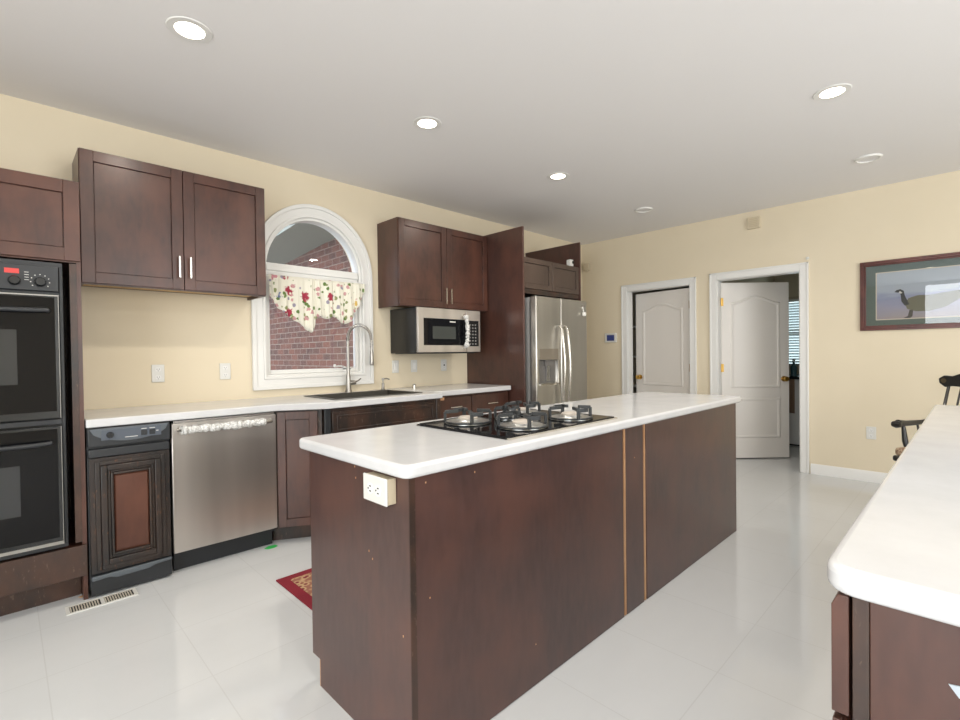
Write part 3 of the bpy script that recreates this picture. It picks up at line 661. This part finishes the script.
# ---- wall plates
def plate_thing(name, label, loc, kind, face='y', group=None, cat='wall outlet'):
    t = thing(name, label, cat, loc, 0 if face == 'y' else -PI/2 if face == 'x' else 0, group)
    B().box(-.036, .036, -.007, 0, -.058, .058).build('cover_plate', M['plate'], t, bevel=.003, local=True)
    if kind == 'duplex':
        for z in (-.026, .026):
            f = B().prism([(math.cos(a)*.016, z+max(-.013, min(.013, math.sin(a)*.017))) for a in [2*PI*i/18 for i in range(18)]], -.009, -.0065, 'y').build('receptacle', M['white'], t, local=True)
            for x in (-.0065, .0065): B().box(x-.0012, x+.0012, -.0097, -.0088, z-.003, z+.006).build('slot', M['dark'], f, local=True)
            B().cyl((0, -.0088, z-.009), (0, -.0097, z-.009), .0025, 8).build('ground_hole', M['dark'], f, local=True)
    elif kind == 'gfci':
        f = B().box(-.017, .017, -.010, -.0065, -.034, .034).build('receptacle', M['white'], t, local=True)
        for z in (-.022, .022):
            for x in (-.0065, .0065): B().box(x-.0012, x+.0012, -.0107, -.0098, z-.005, z+.005).build('slot', M['dark'], f, local=True)
        B().box(-.008, .008, -.0115, -.0098, -.008, .008).build('test_button', M['dark'], f, local=True)
    else:
        b = B().box(-.016, .016, -.011, -.0065, -.032, .032).build('rocker', M['white'], t, bevel=.002, local=True)
    return t
plate_thing('wall_outlet', 'white duplex outlet on the cream wall above the trash compactor', (-4.953, -.0005, 1.122), 'duplex')
plate_thing('wall_outlet', 'white duplex outlet on the cream wall above the dishwasher', (-4.545, -.0005, 1.122), 'duplex')
plate_thing('light_switch', 'white wall switch just right of the window, below the microwave', (-3.085, -.0005, 1.115), 'rocker', cat='light switch')
plate_thing('light_switch', 'white wall switch under the middle of the microwave', (-2.872, -.0005, 1.115), 'rocker', cat='light switch')
plate_thing('wall_outlet', 'white outlet with black slots under the right side of the microwave', (-2.50, -.0005, 1.115), 'gfci')
plate_thing('wall_outlet', 'white duplex outlet low on the far wall left of the black chair', (-.0005, -3.10, .452), 'duplex', 'x')

# ---- far wall devices
kpd = thing('alarm_keypad', 'white wall keypad with dark blue screen left of the pantry door', 'keypad', (0, -.432, 1.41))
B().box(-.022, -.0005, -.522, -.348, 1.35, 1.472).build('housing', M['plate'], kpd, bevel=.008, seg=3)
B().box(-.0235, -.0215, -.492, -.385, 1.372, 1.448).build('screen', M['blue_lcd'], kpd)
sn = thing('motion_sensor', 'small ivory motion sensor high in the corner right of the refrigerator', 'sensor', (0, -.09, 2.37))
B().box(-.045, -.0005, -.135, -.055, 2.33, 2.43).build('housing', M['ivory'], sn, bevel=.008, seg=3)
B().lathe([(0, -.012), (.018, -.004), (.02, .006), (0, .01)], (-.028, -.095, 2.325), 14).build('swivel_mount', M['ivory'], sn)
ch = thing('door_chime', 'beige square chime box high on the far wall between the doors', 'door chime', (0, -2.13, 2.565))
B().box(-.03, -.0005, -2.195, -2.075, 2.505, 2.625).build('housing', M['ivory'], ch, bevel=.005)
b = B()
for i in range(5): b.box(-.0315, -.0295, -2.175, -2.095, 2.525+i*.018, 2.533+i*.018)
b.build('grille', mat('beige_grille', (.55, .46, .31), .6), ch)
tag(B().lathe([(0, -.012), (.014, -.010), (.016, 0), (0, 0)], (-.0005, -2.61, 2.125), 16, 'x').build('door_contact', M['plate']), 'tiny white round contact above the upper right corner of the laundry door casing', 'sensor')

# ---- kitchen island
il = thing('kitchen_island', 'long espresso island cabinet in the centre of the kitchen', 'kitchen island', (-3.5, -2.33, 0))
IX0, IX1, IY0, IY1 = -4.86, -2.147, -2.634, -2.008
# end panel with toe notch
ep = B().prism([(IY0, 0), (IY0, .874), (IY1, .874), (IY1, .10), (IY1-.06, .10), (IY1-.06, 0)], IX0, IX0+.02, 'x').build('end_panel', M['island'], il)
B().box(IX0+.0215, IX0+.034, IY1-.075, IY1-.06, 0, .10).build('raw_toe_edge', M['raw'], il)
B().box(IX0-.0005, IX0+.0195, IY1-.0605, IY1-.0565, 0, .098).build('raw_toe_edge', M['raw'], il)
B().box(IX0+.021, IX1-.021, IY0+.021, IY1-.001, .10, .6).box(IX0+.021, IX1-.021, IY0+.021, IY0+.035, .6, .873).box(IX0+.021, IX1-.021, IY1-.02, IY1-.001, .6, .873).build('carcass', M['island'], il)
B().box(IX0+.021, IX1-.021, IY0+.021, IY1-.08, 0, .099).build('toe_base', M['dark'], il)
B().box(IX1-.02, IX1, IY0+.001, IY1, 0, .874).build('end_panel', M['island'], il)
for a, c in ((IX0+.021, -3.656), (-3.628, -3.463), (-3.430, IX1-.024)):
    B().box(a, c, IY0, IY0+.018, .003, .873).build('back_panel', M['island'], il, bevel=.001)
for a in (-3.656, -3.463):
    B().box(a+.012, a+.026, IY0+.002, IY0+.0205, .003, .873).build('raw_gap_strip', M['raw'], il)
    B().box(a+.001, a+.0115, IY0+.013, IY0+.0205, .003, .873).build('gap_shadow', M['dark'], il)
B().box(IX1-.0235, IX1-.0205, IY0+.010, IY0+.020, .003, .873).build('gap_shadow', M['dark'], il)
B().box(IX0+.0005, IX0+.0205, IY0-.003, IY0-.0002, .003, .872).build('corner_trim', M['worn'], il)
n = 5; w = (IX1-IX0-.04)/n
for i in range(n):
    a = IX0+.012+i*w if i == 0 else IX0+.02+i*w; c = IX0+.02+(i+1)*w-.004
    b = B(); shaker(b, -c, -a, .115, .68, 0); 
    for v in b.bm.verts: v.co = Vector((-v.co.x, IY1-v.co.y, v.co.z))
    b.build('door', M['wood'], il, bevel=.001)
    B().box(a, c, IY1, IY1+.02, .70, .86).build('drawer', M['wood'], il, bevel=.002)
# small paint chips
random.seed(11); b = B()
for (x, z) in ((-4.80, .845), (-4.60, .840), (-3.55, .72), (-4.3, .15), (-4.79, .50)): b.box(x, x+.0035, IY0-.0012, IY0+.0002, z, z+.005)
for (y, z) in ((-2.34, .856), (-2.345, .82), (-2.42, .60), (-2.44, .58), (-2.60, .40)): b.box(IX0-.0012, IX0+.0002, y, y+.003, z, z+.006)
pc_ = b.build('paint_chips', M['raw'], il); pc_['kind'] = 'stuff'

itp = B().prism(rounded([(-4.892, -2.664), (-2.117, -2.664), (-2.117, -1.968), (-4.892, -1.968)], .035), .875, .915).build('island_countertop', M['counter'], bevel=.011, seg=4)
tag(itp, 'long white rounded-edge slab countertop on the centre island', 'countertop')
ob = thing('island_outlet', 'white surface-mounted double outlet box under the near edge of the island top', 'wall outlet', (IX0, -2.51, .81))
B().box(IX0-.030, IX0-.0005, -2.574, -2.453, .786, .862).build('back_box', M['ivory'], ob, bevel=.002)
cpv = B().box(IX0-.037, IX0-.0302, -2.576, -2.450, .784, .864).build('cover_plate', M['plate'], ob, bevel=.003)
for y in (-2.492, -2.534):
    rc = B().prism([(y+max(-.013, min(.013, math.cos(a)*.017)), .824+math.sin(a)*.017) for a in [2*PI*i/18 for i in range(18)]], IX0-.0395, IX0-.0368, 'x').build('receptacle', M['white'], cpv)
    for z in (.830, .815): B().box(IX0-.0402, IX0-.0393, y-.007, y+.002, z, z+.0035).build('slot', M['dark'], rc)
    B().lathe([(0, -.0008), (.003, -.0008), (.003, 0), (0, 0)], (IX0-.0394, y+.008, .824), 8, 'x').build('ground_hole', M['dark'], rc)

# ---- cooktop
ck = thing('gas_cooktop', 'black glass five-burner gas cooktop set into the island top', 'cooktop', (-4.03, -2.34, .915))
KX = (-4.40, -3.66, -2.60, -2.075)
B().prism(rounded([(KX[0], KX[2]), (KX[1], KX[2]), (KX[1], KX[3]), (KX[0], KX[3])], .015), .9155, .926).build('glass_top', M['bglass'], ck, bevel=.002)
b = B()
for (a, c, e, f_) in ((KX[0]-.004, KX[1]+.004, KX[2]-.008, KX[2]-.0005), (KX[0]-.004, KX[1]+.004, KX[3]+.0005, KX[3]+.008)): b.box(a, c, e, f_, .9155, .922)
b.build('steel_edge', M['nickel'], ck)
for (x, y, r) in ((-4.235, -2.215, .098), (-4.175, -2.475, .098), (-4.035, -2.265, .055), (-3.84, -2.19, .085), (-3.84, -2.475, .095)):
    bn = B().lathe([(0, 0), (r, 0), (r, .006), (r*.86, .010), (r*.62, .008), (r*.55, .012), (r*.50, .016), (0, .016)], (x, y, .926), 32).build('burner', M['alum'], ck)
    B().lathe([(0, .0), (r*.42, 0), (r*.44, .006), (r*.36, .011), (0, .012)], (x, y, .942), 28).build('burner_cap', M['dusty'] if r > .06 else M['iron'], bn)
    b = B(); R1 = r*1.02; h = .926+.048
    for k in range(4):
        a = PI/4+k*PI/2+.2; c_, s2_ = math.cos(a), math.sin(a)
        o1, o2, o3 = Vector((x+c_*R1, y+s2_*R1, .930)), Vector((x+c_*R1, y+s2_*R1, h)), Vector((x+c_*r*.42, y+s2_*r*.42, h+.003))
        tn = Vector((-s2_, c_, 0))*.0075
        for p, q in ((o1, o2), (o2, o3)):
            dn = Vector((0, 0, .007)) if p is o2 else Vector((c_, s2_, 0))*.0055
            b.loft([[p+tn+dn, p-tn+dn, p-tn-dn, p+tn-dn], [q+tn+dn, q-tn+dn, q-tn-dn, q+tn-dn]], sm=False)
        for k2 in (0,):
            a2_ = a+PI/2; b.tube([(x+math.cos(a+(PI/2)*j/6)*R1, y+math.sin(a+(PI/2)*j/6)*R1, .932) for j in range(7)], .005, 6)
            if k % 2 == 0: b.loft([[Vector((x+math.cos(a+(PI/2)*j/6)*R1*f1, y+math.sin(a+(PI/2)*j/6)*R1*f1, z_)) for f1, z_ in ((1.03, h-.012), (1.03, h+.005), (.95, h+.005), (.95, h-.012))] for j in range(3)], sm=False)
    b.build('grate', M['iron'], bn, bevel=.0015)

# ---- peninsula
pn = thing('peninsula_cabinet', 'espresso peninsula base cabinet at the lower right corner of the photo', 'cabinet', (-3.4, -4.1, 0))
QX0, QX1, QY1, QY0 = -4.80, -2.06, -3.660, -4.50
B().box(QX0+.002, QX1, QY0, QY1, .10, .874).build('carcass', M['worn'], pn)
B().box(QX0+.05, QX1-.02, QY0+.05, QY1-.07, 0, .10).build('toe_base', M['dark'], pn)
B().box(QX0-.002, QX0+.0195, QY0, QY1-.001, .0, .874).build('end_panel', M['wood'], pn, bevel=.001)
B().box(QX0-.004, QX0+.03, QY1-.0005, QY1+.019, .0, .873).build('face_frame', M['worn'], pn, bevel=.001)
n = 4; w = (QX1-QX0)/n
for i in range(n):
    a, c = QX0-.004+i*w+(0 if i == 0 else .003), QX0+(i+1)*w-.003
    b = B(); b.prism([(QY1+.023, .685), (QY1+.044, .685), (QY1+.044, .845), (QY1+.036, .862), (QY1+.023, .862)], a, c, 'x'); b.build('drawer', M['wood'], pn, bevel=.001)
    b = B(); shaker(b, -c, -a, .115, .675, 0)
    for v in b.bm.verts: v.co = Vector((-v.co.x, QY1+.023-v.co.y, v.co.z))
    b.build('door', M['wood'], pn, bevel=.001)
b = B(); b.prism([(-3.752, .770), (-3.742, .784), (-3.790, .792), (-3.795, .772)], QX0-.004, QX0-.0015, 'x'); b.build('paper_label', mat('blue_grey_paper', (.45, .50, .55), .6), pn)
ptp = B().prism(rounded([(-4.840, -4.62), (-2.02, -4.62), (-2.02, -3.610), (-4.840, -3.610)], [.03, .03, .02, .05]), .874, .914).build('peninsula_countertop', M['counter'], bevel=.012, seg=4)
tag(ptp, 'white rounded countertop slab on the peninsula at the right', 'countertop')

# ---- rug, vent, tape
rg = thing('kitchen_rug', 'small maroon and tan patterned rug on the floor behind the island', 'rug', (-4.2, -1.4, 0))
B().box(-4.64, -3.75, -1.68, -1.10, .0005, .007).build('border', M['maroon'], rg)
B().box(-4.585, -3.805, -1.625, -1.155, .0065, .0085).build('field', M['rug'], rg)
vt = thing('floor_register', 'white metal floor vent in front of the trash compactor', 'floor vent', (-5.34, -.68, 0))
b = B(); b.box(-5.485, -5.200, -.735, -.725, .0003, .005); b.box(-5.485, -5.200, -.645, -.635, .0003, .005); b.box(-5.485, -5.470, -.725, -.645, .0003, .005); b.box(-5.215, -5.200, -.725, -.645, .0003, .005); b.box(-5.350, -5.335, -.725, -.645, .0003, .005)
b.build('frame', M['plate'], vt)
B().box(-5.470, -5.215, -.725, -.645, .0003, .001).build('duct_shadow', M['dark'], vt)
b = B()
for i in range(11):
    for x0 in (-5.468, -5.333): b.box(x0+i*.0105, x0+i*.0105+.0052, -.724, -.646, .0012, .0045)
b.build('louvres', mat('vent_beige', (.55, .50, .42), .5), vt)
b = B(); b.prism([(-4.515, -.60), (-4.48, -.578), (-4.44, -.585), (-4.435, -.615), (-4.46, -.628), (-4.50, -.625)], .0005, .0025)
tag(b.build('tape_scrap', M['green']), 'bright green scrap of tape on the floor in front of the dishwasher', 'tape')
b = B(); b.prism([(-5.425, -.545), (-5.395, -.535), (-5.388, -.553), (-5.415, -.560)], .0005, .004)
tag(b.build('wood_chip', M['raw']), 'tiny orange wood chip on the floor by the oven cabinet toe kick', 'wood scrap')

# ---- valance
# hem of the cloth: (distance along the window wall, hem height)
hem = [(-4.243, 1.685), (-4.214, 1.648), (-4.18, 1.596), (-4.141, 1.568), (-4.099, 1.537), (-4.052, 1.501), (-4.003, 1.474), (-3.954, 1.432), (-3.916, 1.408), (-3.89, 1.448), (-3.87, 1.533), (-3.846, 1.544), (-3.815, 1.528), (-3.77, 1.522), (-3.729, 1.549), (-3.696, 1.54), (-3.661, 1.496), (-3.618, 1.487), (-3.584, 1.503), (-3.555, 1.531), (-3.524, 1.589), (-3.488, 1.639), (-3.454, 1.71), (-3.426, 1.773)]
val = B(); cols = []
K = 10; fine = []
for i in range(len(hem)-1):
    for j in range(4):
        t = j/4; fine.append((hem[i][0]*(1-t)+hem[i+1][0]*t, hem[i][1]*(1-t)+hem[i+1][1]*t))
fine.append(hem[-1])
for i, (hx_, hz_) in enumerate(fine):
    fold = .012*math.sin(i*.62)+.006*math.sin(i*1.7+2); gather = .022*math.exp(-((hx_+3.83)/.05)**2)+.018*math.exp(-((hx_+3.57)/.045)**2)
    cols.append([(hx_, -.048-fold*(.4+.6*k/K)-gather*k/K, 1.842+(hz_-1.842)*k/K) for k in range(K+1)])
val.loft(cols, closed=False, caps=False)
vo = val.build('window_valance', M['floral']); sm_ = vo.modifiers.new('thick', 'SOLIDIFY'); sm_.thickness = .003
tag(vo, 'floral cream valance curtain with scalloped hem hanging across the arched window', 'curtain')
b = B(); b.tube([(-4.26, -.035, 1.848), (-3.40, -.035, 1.848)], .006, 8)
tag(b.build('curtain_rod', M['white']), 'thin white curtain rod holding the floral valance', 'curtain rod')

# ---- framed picture
pf = thing('framed_picture', 'framed goose print with green mat in a dark red wood frame on the far wall', 'picture', (0, -3.66, 1.70))
Y0, Y1, ZA, ZB = -4.24, -3.022, 1.39, 2.018
b = B()
for ins, w_, d in ((0, .016, .022), (.016, .016, .028), (.032, .012, .020)):
    a0, a1, c0, c1 = Y0+ins, Y1-ins, ZA+ins, ZB-ins
    b.box(-d, -.0005, a0, a1, c0, c0+w_); b.box(-d, -.0005, a0, a1, c1-w_, c1); b.box(-d, -.0005, a0, a0+w_, c0+w_, c1-w_); b.box(-d, -.0005, a1-w_, a1, c0+w_, c1-w_)
b.build('frame', wood('mahogany_frame', (.055, .010, .008), (.11, .025, .018), (.14, .035, .025), .3), pf, bevel=.003)
a0, a1, c0, c1 = Y0+.044, Y1-.044, ZA+.044, ZB-.044
B().box(-.008, -.001, a0, a1, c0, c1).build('mat_board', mat('green_mat', (.115, .165, .15), .8), pf)
pa_, pb_, pc_, pd_ = -4.115, -3.135, 1.482, 1.912
B().box(-.0095, -.0078, pa_, pb_, pc_, pd_).build('mat_bevel', mat('cream_mat_edge', (.75, .68, .55), .7), pf)
m = mat('painted_sky_water', (.5, .55, .6), .7); tcn = nd(m, 'ShaderNodeTexCoord'); spn = nd(m, 'ShaderNodeSeparateXYZ'); lk(m, tcn.outputs['Object'], spn.inputs[0])
mr = nd(m, 'ShaderNodeMapRange'); mr.inputs[1].default_value = -.22; mr.inputs[2].default_value = .22; lk(m, spn.outputs['Z'], mr.inputs[0])
nn = noise(m, coords(m, (1, 1.5, 9)), 3, 4); ad = nd(m, 'ShaderNodeMath'); ad.operation = 'MULTIPLY_ADD'; lk(m, nn, ad.inputs[0]); ad.inputs[1].default_value = .35; lk(m, mr.outputs[0], ad.inputs[2])
lk(m, ramp(m, ad.outputs[0], [(.15, (.42, .36, .36)), (.45, (.38, .38, .50)), (.62, (.30, .34, .50)), (.75, (.46, .52, .60)), (1, (.50, .56, .62))]), bsdf(m).inputs['Base Color'])
art = B().box(-.0105, -.0094, pa_+.008, pb_-.008, pc_+.008, pd_-.008).build('print', m, pf)
gy, gz = -3.42, 1.62       # goose, facing left in the photo (+y)
def gp(pts, x): return [(gy-(p[0]), gz+p[1]) for p in pts]
body = [(-.085, .00), (-.06, .045), (.0, .065), (.08, .06), (.18, .075), (.26, .085), (.265, .02), (.18, -.045), (.08, -.075), (-.01, -.075), (-.07, -.05)]
B().prism(gp(body, 0), -.0115, -.0103, 'x').build('goose_body', mat('goose_feathers', (.17, .17, .12), .8), art)
neck = [(-.155, .105), (-.14, .122), (-.115, .128), (-.092, .112), (-.085, .07), (-.07, .03), (-.055, -.01), (-.085, -.02), (-.108, .02), (-.112, .07), (-.118, .098), (-.135, .10)]
B().prism(gp(neck, 0), -.0120, -.0113, 'x').build('goose_neck', mat('goose_black', (.03, .04, .05), .8), art)
B().prism(gp([(-.10, .095), (-.118, .112), (-.125, .10), (-.112, .088)], 0), -.0124, -.0119, 'x').build('goose_cheek', M['plate'], art)
leg = [(-.055, -.06), (-.03, -.06), (-.035, -.115), (-.05, -.13), (-.095, -.128), (-.065, -.112)]
B().prism(gp(leg, 0), -.0116, -.0104, 'x').build('goose_legs', mat('goose_leg', (.06, .06, .06), .8), art)
B().box(-.0155, -.0135, a0-.001, a1+.001, c0-.001, c1+.001).build('glass', M['glass'], pf)

# ---- windsor armchair
def lerp(a, b_, t): return tuple(a[i]+(b_[i]-a[i])*t for i in range(3))
wc = thing('windsor_armchair', 'black wooden armchair with spindle back beyond the peninsula, under the picture', 'chair', (-.95, -3.69, 0), 0)
fdir = Vector((-.90, .43, 0)).normalized(); wc.rotation_euler = (0, 0, math.atan2(fdir.y, fdir.x)-PI/2)   # local +y = front, local +x = its right
seat = rounded([(-.28, .25), (-.22, -.20), (.22, -.20), (.28, .25)], [.04, .06, .06, .04])
st = B().prism(seat, .405, .445).build('seat', M['chair'], wc, bevel=.012, seg=3, local=True)
for sx in (-1, 1):
    for (x, y, xb, yb_) in ((.19, .17, .25, .24), (.17, -.15, .23, -.25)):
        B().tube([(sx*x, y, .405), (sx*(x*.7+xb*.3), y*.7+yb_*.3, .30), (sx*(x*.5+xb*.5), (y+yb_)/2, .20), (sx*xb, yb_, 0)], [.014, .022, .018, .011], 10).build('leg', M['chair'], wc, local=True)
b = B(); b.tube([(-.21, .20, .20), (.21, .20, .20)], .010, 8); b.tube([(-.20, -.20, .20), (.20, -.20, .20)], .010, 8); b.build('stretcher', M['chair'], wc, local=True)
cr = [(-.28, .955), (-.245, .925), (-.20, .935), (-.12, .93), (0, .93), (.12, .93), (.20, .935), (.245, .925), (.28, .955), (.285, .99), (.25, 1.015), (.20, 1.01), (.12, 1.045), (0, 1.06), (-.12, 1.045), (-.20, 1.01), (-.25, 1.015), (-.285, .99)]
b = B(); b.prism(cr, -.345, -.315, 'y'); cro = b.build('crest_rail', M['chair'], wc, bevel=.006, local=True)
b = B()
for sx in (-1, 1): b.lathe([(0, -.003), (.016, -.002), (.018, 0), (0, 0)], (sx*.25, -.312, .975), 18, 'y')
b.build('stencil_scroll', M['gold'], cro, local=True)
for i in range(7):
    x = -.225+.075*i; B().tube([(x*.86, -.17, .44), (x, -.245, .70), (x, -.330, .94)], [.008, .0075, .006] if 0 < i < 6 else [.014, .011, .010], 8).build('spindle', M['chair'], wc, local=True)
for sx in (-1, 1):
    b = B(); b.tube([(sx*.235, -.27, .70), (sx*.27, -.10, .668), (sx*.285, .06, .665), (sx*.285, .15, .672)], [.016, .018, .022, .026], 12); b.lathe([(0, -.03), (.02, -.026), (.028, 0), (.02, .026), (0, .03)], (sx*.285, .165, .664), 14, 'x'); b.build('armrest', M['chair'], wc, local=True)
    B().tube([(sx*.235, .12, .44), (sx*.262, .11, .54), (sx*.28, .10, .655)], [.011, .019, .012], 10).build('arm_post', M['chair'], wc, local=True)
    B().tube([(sx*.225, -.03, .44), (sx*.275, -.05, .66)], .008, 8).build('arm_spindle', M['chair'], wc, local=True)
cu = B().prism(rounded([(-.265, .24), (-.20, -.17), (.20, -.17), (.265, .24)], .03), .4455, .505).build('seat_cushion', M['cushion'], bevel=.02, seg=4)
cu.location = wc.location; cu.rotation_euler = wc.rotation_euler; tag(cu, 'tan woven seat cushion on the black armchair', 'cushion')

# ---- laundry room beyond door_2
lw = struct_empty('window_2', (0, 0, 0))
b = B(); wy0, wy1, wz0, wz1 = -2.75, -1.72, 1.00, 1.93
for (a, c, e, f_) in ((wy0-.07, wy0, wz0-.07, wz1+.07), (wy1, wy1+.055, wz0-.07, wz1+.07), (wy0, wy1, wz0-.07, wz0), (wy0, wy1, wz1, wz1+.07), (wy0, wy1, 1.44, 1.47)): b.box(2.575, 2.5995, a, c, e, f_)
b.build('window_frame', M['ivory'], lw)
B().box(2.594, 2.5985, wy0, wy1, wz0, wz1).build('pane', mat('bright_daylight_pane', (.7, .8, .85), .3, emis=(.75, .90, .95), es=1.6), lw)
bl = thing('window_blind', 'white horizontal blind in the window seen through the open doorway', 'window blind', (2.55, -2.2, 1.0))
b = B()
for i in range(24):
    z = wz0+.01+i*.0385; b.M = Matrix.Translation((2.55, 0, z)) @ Matrix.Rotation(math.radians(38), 4, 'Y'); b.box(-.024, .024, wy0+.01, wy1-.01, -.0015, .0015)
b.M = Matrix.Identity(4); b.build('slats', mat('blind_white', (.66, .70, .70), .5), bl)
B().box(2.52, 2.57, wy0+.01, wy1-.01, wz1-.01, wz1+.03).build('headrail', M['white'], bl)
wm = thing('laundry_cabinet', 'white laundry base cabinet seen through the open doorway', 'cabinet', (1.85, -2.3, 0))
B().box(1.50, 2.2, -2.75, -1.70, .02, .85).build('body', M['white'], wm, bevel=.003); B().box(1.52, 2.2, -2.74, -1.71, 0, .02).build('toe_kick', M['dark'], wm)
B().box(1.487, 1.4995, -2.74, -2.235, .06, .82).build('door', M['white'], wm, bevel=.003); B().box(1.487, 1.4995, -2.225, -1.72, .06, .82).build('door', M['white'], wm, bevel=.003)
tag(B().box(1.46, 2.22, -2.78, -1.69, .852, .885).build('laundry_worktop', M['black']), 'dark worktop on the white laundry cabinet', 'worktop')
b = B(); rows = []
for i in range(13):
    x = i/12; rows.append([(1.478-.004*math.sin(i*1.3), -2.165+.13*x, z) for z in (.885, .80, .62, .42)])
b.loft(rows, closed=False, caps=False); tw_ = b.build('dish_towel', mat('brown_towel', (.33, .22, .15), .95)); q = tw_.modifiers.new('thick', 'SOLIDIFY'); q.thickness = .006
tag(tw_, 'brown towel hanging on the front of the laundry cabinet', 'towel')
bo = thing('cleaning_bottle', 'small dark bottle on the laundry worktop under the window', 'bottle', (1.6, -2.13, .885))
B().lathe([(0, 0), (.035, 0), (.035, .12), (.014, .16), (.012, .19), (0, .19)], (1.6, -2.13, .8855), 18).build('bottle_body', mat('teal_plastic', (.05, .13, .15), .3), bo)
B().lathe([(0, 0), (.016, 0), (.016, .03), (0, .032)], (1.6, -2.13, 1.0757), 14).build('cap', M['plate'], bo)
# ---- pantry shelves glimpsed past the ajar door
ps = thing('pantry_shelf', 'pantry shelving glimpsed through the gap of the ajar door', 'shelf', (.6, -.62, 0))
b = B()
for z in (.35, .75, 1.15, 1.55): b.box(.35, 1.6, -.74, -.452, z, z+.02)
b.box(1.58, 1.6, -.74, -.452, 0, 1.9); b.build('boards', M['white'], ps)
random.seed(21)
for k, z in enumerate((.77, 1.17, 1.57)):
    for j in range(4):
        x = .5+j*.2+random.uniform(-.03, .03); hh = random.uniform(.16, .26); r_ = random.uniform(.03, .045)
        c_ = random.choice([(.02, .02, .03), (.10, .03, .02), (.5, .5, .45), (.03, .08, .05), (.02, .04, .10)])
        j_ = B().lathe([(0, 0), (r_, 0), (r_, hh*.7), (r_*.5, hh*.85), (r_*.45, hh), (0, hh)], (x, -.68, z+.0005), 14).build('pantry_jar', mat('jar', c_, .3))
        tag(j_, 'jar or bottle on the %s pantry shelf behind the ajar door' % ('lower', 'middle', 'upper')[k], 'jar', 'jars on the pantry shelves')
